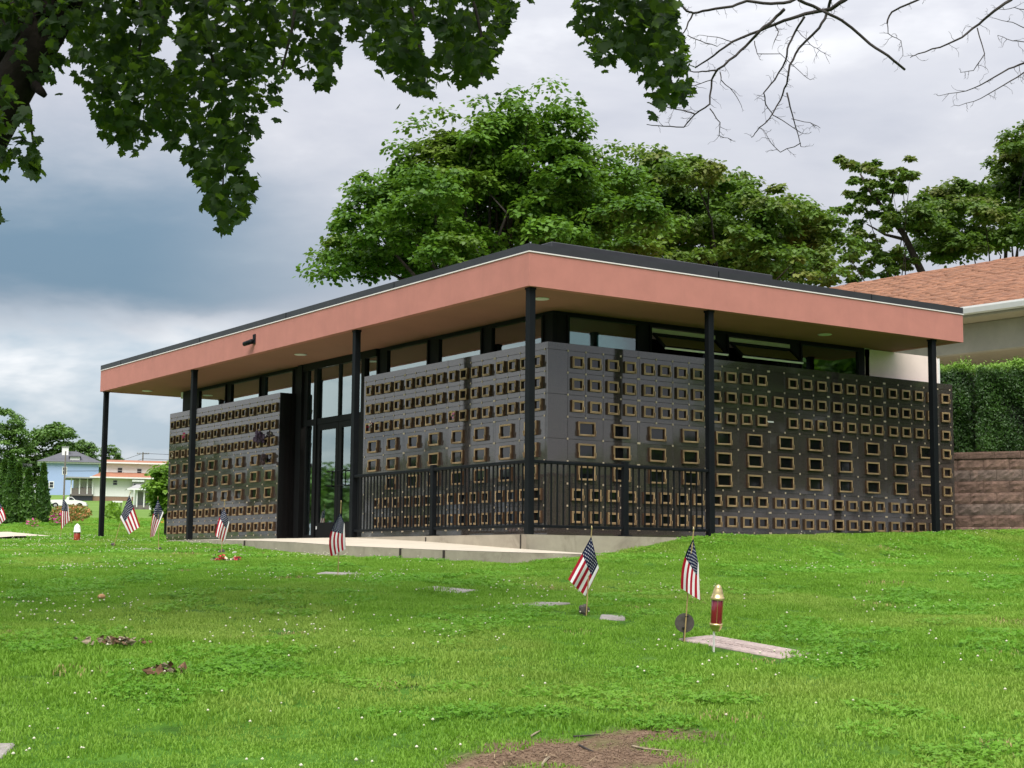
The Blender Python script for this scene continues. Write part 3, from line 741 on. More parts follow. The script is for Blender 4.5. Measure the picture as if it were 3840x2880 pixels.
flag('small american flag in front of the concrete ramp, before the entrance doors', (1266, 2163), (1279, 1886), (1276, 1922), (1293, 1968), (1241, 2086), (1298, 2058), None, (-22, 4), 1.5, .2)
flag('small american flag with medallion over the red and white grave flowers', (829, 2078), (842, 1880), (840, 1902), (861, 1962), (806, 2008), (842, 2036), ('star', 832, 2076, 17), (-4, -4), 1.5, .9)
flag('small american flag by the near left end of the granite wall', (596, 2062), (592, 1868), (592, 1872), (614, 1925), (562, 2016), (578, 2010), ('star', 600, 2058, 7), (-6, -4), 1.5, 2.0)
flag('small leaning american flag to the right of the far left roof post', (420, 2052), (488, 1850), (485, 1856), (449, 1944), (525, 1974), (482, 2006), ('star', 424, 2043, 9), (0, -2), 1.5, .3)
flag('small american flag left of the far left roof post, before the white pickup', (226, 2024), (238, 1862), (237, 1868), (257, 1898), (229, 1986), (262, 1950), ('star', 222, 2024, 8), (-4, 0), 1.5, 1.6)
flag('american flag cut by the left edge of the picture', (-14, 2040), (-10, 1872), (-8, 1876), (-30, 1950), (23, 1945), (-5, 1975), None, (4, -4), 1.2, .7)

# ------------------------------------------------------------------ cemetery candles
m_ruby = None
def ruby():
    m, t, b = new_mat('ruby plastic'); b.inputs['Base Color'].default_value = (.20, .006, .022, 1); b.inputs['Roughness'].default_value = .12
    b.inputs['Specular IOR Level'].default_value = .7; b.inputs['Coat Weight'].default_value = .4; return m
m_ruby = ruby()
p, D = hit(2678, 2446); s = D/FPX
cd = empty('candle_lantern', p, label='tall brass and ruby red candle lantern on a stake by the pinkish marker', cat='lantern')
top = at(2694, 2192, D)-p; bot = at(2684, 2366, D)-p; ax = (top-bot)/np.linalg.norm(top-bot); H = np.linalg.norm(top-bot)
rot = Vector((0, 0, 1)).rotation_difference(Vector(ax)).to_euler()
def lat(name, prof, mat, par=cd):
    return MB().lathe([(r*s, z*H) for r, z in prof], (0, 0, 0), 24).build(name, mat, par, True, loc=tuple(bot), rot=rot)
lat('base', [(4, -.012), (14, .0), (17, .03), (21, .06), (21, .075), (22, .078), (24, .12), (25, .125), (25, .165), (22, .17)], m_gold)
lat('ruby_glass', [(21, .17), (21.5, .18), (21.5, .665), (21, .672)], m_ruby)
lat('cap', [(25, .673), (25.5, .68), (25.5, .735), (22.5, .742), (20, .82), (16, .90), (14.5, .915), (14.5, .922), (12, .955), (8, .985), (5, .992), (4, 1.0), (1, 1.005)], m_gold)
for k in range(4):
    a = k*math.pi/2+.9; c = math.cos(a)*21.7*s, math.sin(a)*21.7*s
    MB().tube([(c[0], c[1], .17*H), (c[0], c[1], .675*H)], .0016, 6).build('cage_bar', m_gold, cd, loc=tuple(bot), rot=rot)
st = at(2678, 2366, D-.01)-p
MB().poly([tuple(st+_R2*(-.007)), tuple(st+_R2*.007), tuple(np.array([.004, 0, -.03])), tuple(np.array([-.004, 0, -.03])),
           tuple(st+_R2*(-.007)+_F*.012), tuple(st+_R2*.007+_F*.012), (.004, .01, -.03), (-.004, .01, -.03)],
          [(0, 1, 2, 3), (7, 6, 5, 4), (0, 4, 5, 1), (1, 5, 6, 2), (2, 6, 7, 3), (3, 7, 4, 0)]).build('stake', m_white_trim, cd)
p, D = hit(288, 2031); s = D/FPX
cd2 = empty('candle_lantern', p, label='squat red grave candle with white dome cap at far left', cat='lantern')
MB().lathe([(11*s, 0), (12*s, 5*s), (12*s, 33*s), (11*s, 34*s)], (0, 0, 0), 16).build('glass', simple('rust red glass', (.30, .045, .02), .3), cd2, True)
MB().lathe([(15*s, 34*s), (15*s, 37*s), (12.5*s, 38*s), (12*s, 52*s), (9*s, 60*s), (4*s, 64*s), (2*s, 67*s)], (0, 0, 0), 16).build('cap', m_whitep, cd2, True)

# grave flowers and ornaments
def heap(name, label, px, cols, wpx, hpx, n, petal):
    p, D = hit(*px); root = empty(name, p, label=label, cat='flowers'); s = D/FPX
    for ci, c in enumerate(cols):
        mb = MB(); m = simple('petal '+label[:14]+str(ci), c[0], .7, var=.12)
        for k in range(n):
            cx, cz, cy = RNG.uniform(c[1], c[2])*s, abs(RNG.normal())*hpx*s*.5+.01, RNG.normal()*wpx*s*.15
            ctr = _R2*cx + np.array([0, 0, 1])*cz + np.array([math.sin(YAW), math.cos(YAW), 0])*cy
            for j in range(5):
                a = j*1.2566+RNG.uniform(0, 1); pr = petal*RNG.uniform(.7, 1.1)
                tt = RNG.normal(size=3)*.3+np.array([math.cos(a), math.sin(a), .6]); tt /= np.linalg.norm(tt); bb = np.cross(tt, RNG.normal(size=3)); bb /= np.linalg.norm(bb)
                mb.poly([tuple(ctr), tuple(ctr+tt*pr*.6+bb*pr*.45), tuple(ctr+tt*pr), tuple(ctr+tt*pr*.6-bb*pr*.45)], [(0, 1, 2, 3)])
        tag(mb.build('petals', m, root), kind='stuff')
    return root
heap('grave_flowers', 'heap of coral red and cream flowers at the medallion flag grave', (850, 2106), [((.62, .055, .07), -45, -5), ((.70, .62, .45), -55, 40), ((.60, .07, .09), 30, 52), ((.03, .06, .02), -50, 45)], 100, 14, 14, .03)
heap('grave_flowers', 'white blossoms lying just right of the coral grave flowers', (905, 2092), [((.75, .70, .68), -12, 14)], 26, 16, 10, .03)
heap('grave_flowers', 'single white bloom on a stem behind the coral grave flowers', (881, 2086), [((.78, .76, .72), -5, 5)], 10, 22, 4, .03)
heap('garden_ornament', 'yellow and pink flower ornament left of the far niche wall', (612, 1975), [((.8, .40, .02), -8, 8)], 16, 60, 8, .05)

# ------------------------------------------------------------------ dry leaf heaps, sticks and litter on the lawn
m_dry = simple('dry leaf', (.13, .07, .035), .9, var=.5, scale=30); m_dryp = simple('bleached leaf', (.26, .21, .14), .9, var=.3, scale=30)
def leafheap(label, px, wpx, n):
    p, D = hit(*px); root = empty('leaf_heap', p, label=label, cat='dry leaves'); s = D/FPX
    for nm, mat, nn in (('brown_leaves', m_dry, n), ('bleached_leaves', m_dryp, n)):
        mb = MB()
        for k in range(nn):
            c = _R2*RNG.normal()*wpx*s*.28 + np.array([math.sin(YAW), math.cos(YAW), 0])*RNG.normal()*.10 + np.array([0, 0, 1])*(.022+abs(RNG.normal())*.018)
            tt = RNG.normal(size=3)*np.array([1, 1, .6]); tt /= np.linalg.norm(tt); bb = np.cross(tt, RNG.normal(size=3)); bb /= np.linalg.norm(bb); r = RNG.uniform(.018, .036); nn_ = np.cross(tt, bb)
            P = [c-tt*r, c+bb*r*.7+nn_*r*.3, c+tt*r*.4+bb*r*.5, c+tt*r, c+tt*r*.3-bb*r*.6+nn_*r*.3, c-bb*r*.6]
            mb.poly([tuple(x) for x in P], [(0, 1, 2), (0, 2, 3), (0, 3, 4), (0, 4, 5)])
        tag(mb.build(nm, mat, root), kind='stuff')
leafheap('wide heap of curled brown leaves on the left lawn', (435, 2425), 165, 30)
leafheap('smaller heap of brown leaves nearer the viewer, lower left lawn', (620, 2535), 120, 14)
def stick(label, pts, r, mat=m_dryp):
    P = []
    for u, v in pts: a, _ = hit(u, v); P.append(a+np.array([0, 0, .008]))
    o = MB().tube(P, [r*.65]*(len(P)-1)+[r*.3], 6).build('fallen_stick', mat); tag(o, label, 'stick', 'sticks on the bare soil')
stick('pale forked stick on the bare soil at the bottom edge', [(2032, 2878), (2045, 2858), (2060, 2846)], .011)
stick('thin grey root on the right of the bare soil', [(2370, 2806), (2420, 2818), (2510, 2824)], .008)
stick('pale twig at the left of the bare soil', [(1990, 2768), (2010, 2756), (2028, 2745)], .007)
stick('dark root across the bare soil', [(2170, 2800), (2205, 2818), (2225, 2828)], .007, m_twig)
stick('root on top of the bare soil patch', [(2150, 2769), (2200, 2768), (2250, 2764)], .007, m_twig)
p, D = hit(380, 2264); o = MB().lathe([(.02, 0), (.035, .012), (.03, .03), (.012, .04)], (0, 0, 0), 10).build('mushroom', simple('tan mushroom', (.55, .30, .14), .8), None, True, loc=(p[0], p[1], p[2]+.04)); tag(o, 'tan mushroom cap in the left lawn', 'mushroom')

# ------------------------------------------------------------------ foliage machinery
LT_SMALL = (np.array([(0, 0, 0), (.40, .22, .04), (.34, .55, .02), (0, 1, -.06), (-.34, .55, .02), (-.40, .22, .04)]), [(0, 1, 2), (0, 2, 3), (0, 3, 4), (0, 4, 5)])
_half = [(.12, -.10), (.38, -.08), (.40, .06), (.62, .20), (.52, .32), (.62, .56), (.44, .56), (.30, .54), (.30, .72), (.15, .80)]
_out = [(0, 0)]+_half+[(0, 1.05)]+[(-x, y) for x, y in _half[::-1]]
_mv = np.array([(x, y-.05, -.10*(x*x)*2) for x, y in _out]+[(0, .30, .05)])
_nf = len(_out)
LT_MAPLE = (_mv, [(i, (i+1) % _nf, _nf) for i in range(_nf)])
LT_OVAL = (np.array([(0, 0, 0), (.28, .4, .05), (0, 1, 0), (-.28, .4, .05)]), [(0, 1, 2), (0, 2, 3)])
def unit(a): return a/(np.linalg.norm(a, axis=-1, keepdims=True)+1e-9)
def leaf_arrays(C, N, T, S, tmpl):
    tv, tf = tmpl; T = unit(T-N*np.sum(T*N, -1, keepdims=True)); Bv = np.cross(T, N)
    V = C[:, None]+S[:, None, None]*(tv[None, :, 0:1]*Bv[:, None]+tv[None, :, 1:2]*T[:, None]+tv[None, :, 2:3]*N[:, None])
    k = len(tv); F = (np.arange(len(C))[:, None, None]*k+np.array(tf)[None]).reshape(-1, 3)
    return V.reshape(-1, 3), F
def in_poly(P, poly):
    x, y = P[:, 0], P[:, 1]; r = np.zeros(len(P), bool); n = len(poly); j = n-1
    for i in range(n):
        xi, yi = poly[i]; xj, yj = poly[j]
        c = ((yi > y) != (yj > y)) & (x < (xj-xi)*(y-yi)/((yj-yi)+1e-12)+xi); r ^= c; j = i
    return r
def sample_poly(poly, n, rng):
    poly = np.array(poly, float); lo, hi = poly.min(0), poly.max(0); out = []
    while sum(len(o) for o in out) < n:
        P = rng.uniform(lo, hi, (n*3, 2)); out.append(P[in_poly(P, poly)])
    return np.concatenate(out)[:n]
def clump_leaves(ctr, rad, per, size, rng, flat=.6, droop=.25):
    n = len(ctr)*per; ci = np.repeat(np.arange(len(ctr)), per)
    d = unit(rng.normal(size=(n, 3))); d[:, 2] = np.where(d[:, 2] < -.25, -d[:, 2]*.6, d[:, 2])
    rr = rad[ci]*rng.uniform(.45, 1.05, n)
    an = rng.uniform(.6, 1.5, (len(ctr), 2))[ci]; C = ctr[ci]+d*rr[:, None]*np.stack([an[:, 0], an[:, 1], np.full(n, flat)], -1)
    N = unit(d*.7+np.array([0, 0, .9])+rng.normal(size=(n, 3))*.45)
    T = unit(d*1.0+np.array([0, 0, -droop])+rng.normal(size=(n, 3))*.6)
    return C, N, T, size*rng.uniform(.65, 1.25, n)
def tree(name, label, ctr, rad, per, leaf, mat, trunk, seed, flat=.6, cat='tree', group=None, limbs=14, barkm=None, thick=.22, extra=None):
    rng = np.random.default_rng(seed); base = np.array(trunk, float)
    root = empty(name, base, label=label, cat=cat, group=group)
    C, N, T, S = clump_leaves(ctr-base, rad, per, leaf, rng, flat)
    V, F = leaf_arrays(C, N, T, S, LT_SMALL)
    addobj('crown', npmesh('crown', V, F, mat), root)
    mid = (ctr-base).mean(0); low = np.array([mid[0]*.25, mid[1]*.25, max(1.0, mid[2]*.42)])
    mb = MB().tube([(0, 0, -.4), tuple(low*np.array([.5, .5, .5])), tuple(low), tuple(mid*np.array([.55, .55, .8])+rng.normal(size=3)*.3)], [thick, thick*.85, thick*.7, thick*.3], 9)
    for pl in (extra or []): mb.tube([tuple(np.array(a)-base) for a, _ in pl], [b for _, b in pl], 7)
    pick = rng.choice(len(ctr), min(limbs, len(ctr)), replace=False)
    for k in pick:
        e = ctr[k]-base; s = low+(mid*np.array([.7, .7, 1.0])-low)*rng.uniform(0, .75); m = s*.45+e*.55+np.array([0, 0, -.12*np.linalg.norm(e-s)])+rng.normal(size=3)*.2
        q1 = s*.7+m*.3+rng.normal(size=3)*.15; q2 = m*.45+e*.55+rng.normal(size=3)*.25; mb.tube([tuple(s), tuple(q1), tuple(m), tuple(q2), tuple(e)], [thick*.30, thick*.24, thick*.17, thick*.10, thick*.04], 6)
    mb.build('trunk', barkm or m_bark, root, True)
    return root
def px_clumps(poly, n, D, dsp, r, rng, power=1.0):
    P = sample_poly(poly, n, rng); dd = D+rng.normal(size=n)*dsp
    c = np.stack([at(u, v, d) for (u, v), d in zip(P, dd)]); return c, rng.uniform(r*.65, r*1.25, n)
def lobes(poly, nl, D, dsp, R0, sub, rs, rng):
    # large rounded leaf masses, each carrying small sprays on its upper and outer side
    P = sample_poly(poly, nl*12, rng); keep = []
    for q in P:
        if all(math.hypot(q[0]-k[0], q[1]-k[1]) > R0*FPX/D*.52 for k in keep): keep.append(q)
    C = []; Rr = []
    for q in keep[:nl]:
        c = at(q[0], q[1], D+rng.normal()*dsp); R_ = R0*rng.uniform(.65, 1.2)
        d = unit(rng.normal(size=(sub, 3))); d[:, 2] = np.where(d[:, 2] < -.15, -d[:, 2], d[:, 2])
        C.append(c+d*R_*rng.uniform(.55, 1.0, (sub, 1))*np.array([1, 1, .85])); Rr.append(np.full(sub, rs)*rng.uniform(.6, 1.3, sub))
    return np.concatenate(C), np.concatenate(Rr)
def ground_under(u, D, dz=0.0):
    p = at(u, 2000, D); return np.array([p[0], p[1], float(gz(p[0], p[1]))-.1+dz])

m_l1 = leafmat('maple leaves', (.040, .110, .010), (.120, .245, .020), .36, .35, tint=(.22, .52, .68, (.19, .22, .035), .6))
m_l2 = leafmat('maple leaves with tawny tips', (.042, .105, .013), (.13, .22, .03), .34, .4, tint=(.5, .50, .68, (.22, .21, .05), .6))
m_l3 = leafmat('dull maple leaves', (.042, .10, .015), (.13, .20, .032), .36, .5, tint=(.5, .50, .68, (.17, .15, .05), .6))
m_lfar = leafmat('far leaves', (.055, .125, .025), (.14, .25, .05), .25, .06)
m_lthuja = leafmat('arborvitae leaves', (.024, .07, .012), (.07, .15, .022), .2, .8)
m_lbush = leafmat('bright shrub leaves', (.09, .20, .015), (.22, .38, .04), .4, .8)

# big maple behind the roof
rng = np.random.default_rng(11)
polyM = [(1260, 1110), (1225, 1010), (1250, 930), (1300, 850), (1385, 730), (1450, 650), (1530, 575), (1600, 490), (1640, 440), (1740, 395), (1900, 385), (2000, 350), (2110, 370), (2170, 430), (2200, 520), (2290, 580), (2370, 640), (2440, 740), (2480, 900), (2450, 1010), (2200, 1040), (1900, 1080), (1500, 1120)]
cx_ = np.array([1830, 900]); pin = [tuple(cx_+(np.array(q)-cx_)*np.array([.89, .75])) for q in polyM]
c1, r1 = lobes(pin, 110, 46, 2.6, 1.05, 17, .42, rng)
edge = np.array([at(u, v, 46+rng.normal()*1.5) for u, v in [(2060, 335), (1270, 880), (1210, 970), (1190, 1030), (1370, 710), (1480, 570), (1560, 480), (1800, 400), (2180, 470), (2290, 570), (1940, 370), (1660, 440), (2120, 390)]])
c1 = np.concatenate([c1, edge]); r1 = np.concatenate([r1, np.full(len(edge), .55)])
tree('maple_tree', 'broad bright green maple rising behind the flat roof', c1, r1, 85, .145, m_l1, ground_under(1820, 46), 1, .75, limbs=34, thick=.34)
# second maple, further right
polyM2 = [(2360, 700), (2400, 620), (2460, 600), (2520, 640), (2600, 660), (2680, 640), (2740, 690), (2800, 760), (2900, 790), (2960, 830), (3060, 860), (3140, 900), (3165, 1000), (3160, 1100), (2900, 1110), (2500, 1060), (2380, 980)]
cx_ = np.mean(polyM2, 0); pin = [tuple(cx_+(np.array(q)-cx_)*np.array([.92, .84])) for q in polyM2]
c2, r2 = lobes(pin, 62, 52, 2.2, 1.0, 15, .40, rng)
edge = np.array([at(u, v, 52+rng.normal()) for u, v in [(2356, 575), (2440, 620), (2495, 610), (2590, 670), (2676, 640), (2780, 695), (2800, 760), (2885, 785), (2944, 800), (2985, 845), (3052, 860), (3130, 890)]])
c2 = np.concatenate([c2, edge]); r2 = np.concatenate([r2, np.full(len(edge), .5)])
tree('maple_tree', 'yellow-tipped maple sloping down to the right behind the roof', c2, r2, 85, .15, m_l2, ground_under(2750, 52), 2, .8, limbs=14, thick=.28)
# sparse right-hand trees
def spots(L, D, sp):
    c = []; r = []
    for u, v, rp in L: c.append(at(u, v, D+rng.normal()*sp)); r.append(rp*D/FPX)
    return np.array(c), np.array(r)
S3 = [(3160, 610, 34), (3210, 630, 42), (3265, 625, 38), (3285, 660, 34), (3355, 650, 42), (3385, 640, 34), (3335, 690, 36), (3370, 700, 30), (3230, 700, 30), (3200, 730, 38), (3175, 780, 36), (3255, 780, 45), (3310, 790, 45), (3215, 850, 34), (3290, 740, 30), (3335, 830, 34), (3230, 900, 40), (3270, 910, 45), (3190, 960, 45), (3300, 980, 45), (3250, 1010, 50), (3360, 960, 35), (3390, 990, 30), (3330, 1030, 45), (3180, 1040, 40)]
S3 = [(u+rng.normal()*r*.55, v+rng.normal()*r*.5, r*.5) for (u, v, r) in S3 for _ in range(5)]
c3, r3 = spots(S3, 56, 1.2)
tree('maple_tree', 'thin leggy maple with open gaps left of the shingle roof ridge', c3, r3, 75, .155, m_l3, ground_under(3470, 56), 3, .6, limbs=7, thick=.15, extra=[[(at(3480, 1200, 56), .16), (at(3456, 1020, 56), .14), (at(3390, 880, 56), .11), (at(3330, 800, 56), .085), (at(3270, 730, 56), .06), (at(3225, 650, 56), .03)], [(at(3330, 800, 56), .05), (at(3345, 740, 56), .04), (at(3365, 660, 56), .02)], [(at(3400, 900, 56), .07), (at(3320, 880, 56), .05), (at(3250, 840, 56), .02)], [(at(3440, 980, 56), .06), (at(3360, 960, 56), .04), (at(3270, 930, 56), .02)]])
polyM4 = [(3400, 900), (3420, 780), (3480, 760), (3510, 690), (3560, 780), (3610, 690), (3660, 680), (3700, 740), (3760, 640), (3770, 520), (3840, 480), (3960, 440), (4060, 560), (4080, 900), (3900, 960), (3600, 1000), (3450, 1010)]
cx_ = np.array([3720, 850]); pin = [tuple(cx_+(np.array(q)-cx_)*np.array([.95, .80])) for q in polyM4]
c4_, r4 = lobes(pin, 42, 58, 2.0, .95, 15, .38, rng)
tree('maple_tree', 'dark brownish-green maple above the shingle roof at the right edge', c4_, r4, 80, .155, m_l3, ground_under(3760, 58), 4, .8, limbs=16, thick=.22)

# far left trees behind the houses
def blobtree(label, u, vtop, vbot, wpx, D, seed, mat=m_lfar, n=130, group='far trees on the hill', leaf=None, per=110):
    r_ = np.random.default_rng(seed); poly = []
    for k in range(18):
        a = 2*math.pi*k/18; poly.append((u+wpx/2*math.cos(a)*(.9+.15*r_.uniform()), (vtop+vbot)/2+(vbot-vtop)/2*math.sin(a)))
    sc = D/FPX; c, r = px_clumps(poly, n, D, wpx*sc*.22, wpx*sc*.13, r_)
    g = ground_under(u, D)
    return tree('far_tree', label, c, r, per, leaf or wpx*sc*.045, mat, g, seed, .7, group=group, limbs=5, thick=.3*D/200)
blobtree('tall tree on the far left hill above the arborvitae', 20, 1540, 1850, 190, 300, 21)
blobtree('rounded tree behind the blue house roof', 185, 1592, 1850, 240, 310, 22)
blobtree('lighter tree at the right of the blue house ridge', 300, 1640, 1840, 150, 320, 23)
blobtree('small tree behind the orange roof of the white house', 415, 1668, 1820, 90, 330, 24)
blobtree('leafy tree on the hill beyond the left edge', -160, 1560, 1800, 220, 260, 25)
for k, hd in enumerate((-14, -20, -26, -32, -38, -44)):
    x, y = 120*math.sin(R(hd)), 6+120*math.cos(R(hd)); r_ = np.random.default_rng(40+k); n = 30; g = np.array([x, y, float(gz(x, y))]); h_ = 8.5+1.5*math.sin(k*2.1)
    c = g+np.array([0, 0, h_*.5])+unit(r_.normal(size=(n, 3)))*r_.uniform(.3, 1, (n, 1))*np.array([7, 7, h_*.45])
    tree('far_tree', ['tree in the row left of view, nearest the frame', 'second tree in the row left of view', 'third tree in the row left of view', 'fourth tree in the row left of view', 'fifth tree in the row left of view', 'last tree in the row left of view'][k], c, r_.uniform(1.6, 2.6, n), 90, .8, m_lfar, g, 140+k, .7, group='trees left of view', limbs=4)
# trees standing behind the viewer on the right: what the polished granite mirrors
for k, (hd, h, wd) in enumerate([(114, 11, 10), (120, 12.5, 9), (126, 12, 9), (131, 13, 9), (136, 11, 8), (141, 6.8, 7), (146, 5.2, 7), (152, 5.6, 8), (159, 5.0, 8)]):
    x, y = 4+45*math.sin(R(hd)), 45*math.cos(R(hd))
    r_ = np.random.default_rng(50+k); n = 36; g = np.array([x, y, float(gz(x, y))])
    d = unit(r_.normal(size=(n, 3)))*r_.uniform(.3, 1, (n, 1))
    c = g+np.array([0, 0, h*.55])+d*np.array([wd*.5, wd*.5, h*.42]); rr = r_.uniform(1.0, 1.9, n)
    tree('roadside_tree', 'tree %s in the row behind the viewer, mirrored in the granite' % ('first', 'second', 'third', 'fourth', 'fifth', 'sixth', 'seventh', 'eighth', 'ninth')[k], c, rr, 130, .5, m_l1, g, 60+k, .7, group='trees behind the viewer', limbs=6)

# arborvitae row at the left
ME_TH = []
for (u, vt, vb, wpx, D, lab) in [(8, 1730, 1972, 62, 62, 'arborvitae at the left edge of the picture'), (36, 1716, 1970, 60, 60, 'tallest arborvitae in the row at the left'), (62, 1748, 1965, 50, 61, 'third arborvitae from the left edge'), (100, 1764, 1966, 62, 60, 'low arborvitae fourth in the row'), (156, 1746, 1948, 66, 64, 'right-hand pointed arborvitae before the blue house')]:
    r_ = np.random.default_rng(int(u)+90); sc = D/FPX; b0 = at(u, vb, D); g = np.array([b0[0], b0[1], float(gz(b0[0], b0[1]))]); h = (vb-vt)*sc+(b0[2]-g[2])
    n = 5200; z = r_.uniform(0, 1, n)**1.15; rad = wpx*sc*.5*np.where(z < .18, .8+z*1.1, (1-z)**.85*1.18)*(.85+.25*np.sin(r_.uniform(0, 6.28, n)*1+z*20))
    a = r_.uniform(0, 6.28, n); rr = rad*r_.uniform(.72, 1.05, n)
    C = np.stack([rr*np.cos(a), rr*np.sin(a), z*h], -1); o = np.stack([np.cos(a), np.sin(a), .35+0*a], -1)
    N = unit(o+r_.normal(size=(n, 3))*.5); T = unit(np.stack([.35*np.cos(a), .35*np.sin(a), 1+0*a], -1)+r_.normal(size=(n, 3))*.35)
    root = empty('arborvitae', g, label=lab, cat='tree', group='arborvitae in a row')
    V, F = leaf_arrays(C, N, T, r_.uniform(.10, .2, n), LT_OVAL); addobj('crown', npmesh('crown', V, F, m_lthuja), root)
    MB().tube([(0, 0, -.3), (0, 0, h*.8)], [.07, .02], 6).build('trunk', m_bark, root)
# bright shrub left of wall A
poly = [(575, 1940), (565, 1880), (570, 1810), (590, 1770), (620, 1740), (660, 1750), (690, 1850), (680, 1940)]
cS, rS = px_clumps(poly, 36, 48, .5, .34, rng)
tree('shrub', 'bright green shrub showing left of the far niche wall', cS, rS, 150, .13, m_lbush, ground_under(620, 48), 70, .8, cat='shrub', limbs=6, thick=.06)

# garden bed with orange lilies and pink blooms
m_or = simple('orange lily petals', (.36, .16, .05), .8, var=.25); m_pk = simple('pink bloom petals', (.42, .06, .20), .8, var=.2); m_bedl = leafmat('bed leaves', (.08, .12, .02), (.26, .22, .05), .25, 1.0)
def bed(label, polypx, D, mats, seed, n=520, size=.16):
    r_ = np.random.default_rng(seed); P = sample_poly(polypx, n, r_)
    C = np.stack([at(u, v, D+r_.normal()*.8) for u, v in P]); b0 = C.mean(0); b0[2] = float(gz(b0[0], b0[1]))
    zg = gz(C[:, 0], C[:, 1]); C[:, 2] = np.maximum(C[:, 2], zg+.05)
    root = empty('flower_bed', b0, label=label, cat='flower bed')
    C = C-b0; k0 = 0
    for nm, m, fr in mats:
        k1 = min(n, k0+int(n*fr)); c = C[k0:k1]; kk = len(c); k0 = k1
        N = unit(r_.normal(size=(kk, 3))+np.array([0, 0, .6])); T = unit(r_.normal(size=(kk, 3))+np.array([0, 0, .8]))
        V, F = leaf_arrays(c, N, T, size*r_.uniform(.6, 1.2, kk), LT_SMALL); tag(addobj(nm, npmesh(nm, V, F, m), root), kind='stuff')
    return root
bed('bed of orange day lilies in front of the white pickup', [(190, 1930), (200, 1905), (240, 1895), (290, 1893), (330, 1905), (350, 1925), (320, 1950), (250, 1960), (200, 1955)], 62, [('foliage', m_bedl, .6), ('blossoms', m_or, .4)], 81, 1700, .09)
bed('patch of magenta flowers right of the arborvitae', [(180, 1935), (205, 1925), (235, 1935), (245, 1960), (190, 1962)], 58, [('foliage', m_lbush, .55), ('blossoms', m_pk, .45)], 82, 220, .11)
bed('small magenta flower patch at the foot of the arborvitae', [(80, 1968), (100, 1955), (135, 1945), (150, 1960), (125, 1975)], 56, [('foliage', m_lbush, .7), ('blossoms', m_pk, .3)], 83, 220, .10)
bed('leafy green clump right of the far left roof post', [(395, 1935), (400, 1900), (430, 1890), (455, 1915), (450, 1945)], 58, [('foliage', m_lbush, 1.0)], 84, 260, .16)

# ------------------------------------------------------------------ houses, truck and poles on the far hill
m_blue = simple('blue siding', (.33, .43, .66), .8, var=.04); m_wsid = simple('white siding', (.84, .83, .80), .8, var=.04)
m_slate = simple('slate grey shingles', (.085, .088, .10), .9, var=.15, scale=.8); m_oroof = simple('orange shingles', (.30, .13, .075), .9, var=.15, scale=.8); m_gr = simple('grey roofing', (.30, .30, .29), .9)
m_win = simple('far window glass', (.025, .028, .035), .15); m_brickf = simple('brick foundation', (.30, .19, .13), .9); m_wood = simple('weathered wood', (.16, .14, .125), .9)
FAXIS = R(12)
def house_frame(u, v, D, name, label, rz):
    p = at(u, v, D); root = empty(name, p, rz, label=label, cat='house'); return root, D/FPX
def windows(root, L, s, y, wm=m_whitep):
    for (x, z, w_, h) in L:
        f = box('window', ((x-w_/2-3)*s, y-.04, (z-h/2-3)*s), ((x+w_/2+3)*s, y+.02, (z+h/2+3)*s), wm, root)
        box('pane', ((x-w_/2)*s, y-.06, (z-h/2)*s), ((x+w_/2)*s, y-.041, (z-.8)*s), m_win, f); box('pane', ((x-w_/2)*s, y-.06, (z+.8)*s), ((x+w_/2)*s, y-.041, (z+h/2)*s), m_win, f)
rzv = -YAW+R(17)                                                 # house fronts face roughly towards the viewer
# blue house: origin at the foot of its front-left corner
h, s = house_frame(147, 1862, 270, 'blue_house', 'pale blue two-storey house with slate hip roof and white chimney', rzv)
Wd, Hh, Dp = 212*s, 127*s, 8.5
box('wall', (0, 0, -3), (Wd, Dp, Hh), m_blue, h); box('eave_trim', (-.5, -.5, Hh), (Wd+.5, Dp+.5, Hh+5*s), m_whitep, h)
rf = MB().poly([(-.7, -.7, Hh+5*s), (Wd+.7, -.7, Hh+5*s), (Wd+.7, Dp+.7, Hh+5*s), (-.7, Dp+.7, Hh+5*s), (Wd*.42, Dp*.5, Hh+52*s), (Wd*.62, Dp*.5, Hh+52*s)],
               [(0, 1, 5, 4), (1, 2, 5), (2, 3, 4, 5), (3, 0, 4), (0, 3, 2, 1)]).build('roof', m_slate, h)
box('chimney', (Wd*.36, 2.4, Hh+34*s), (Wd*.36+24*s, 3.6, Hh+64*s), m_whitep, rf); box('chimney_cap', (Wd*.36-1.5*s, 2.3, Hh+64*s), (Wd*.36+25.5*s, 3.7, Hh+67*s), m_gr, rf)
dm = box('dormer', (Wd*.50, .2, Hh+8*s), (Wd*.50+36*s, 3.0, Hh+26*s), m_whitep, rf); box('dormer_roof', (Wd*.48, -.1, Hh+26*s), (Wd*.5+40*s, 3.2, Hh+29*s), m_slate, rf)
windows(h, [(88, 99, 12, 24), (42, 45, 13, 20)], s, 0.0)
# grey roof peeping left of the blue house
h, s = house_frame(40, 1850, 300, 'small_house', 'low grey-roofed house half hidden by the arborvitae', rzv)
box('wall', (0, 0, -3), (70*s, 6, 78*s), m_wsid, h); MB().poly([(-.4, -.4, 78*s), (72*s, -.4, 78*s), (72*s, 6.4, 78*s), (-.4, 6.4, 78*s), (-.4, 3, 116*s), (72*s, 3, 116*s)], [(0, 1, 5, 4), (2, 3, 4, 5), (0, 4, 3), (1, 2, 5)]).build('roof', m_gr, h)
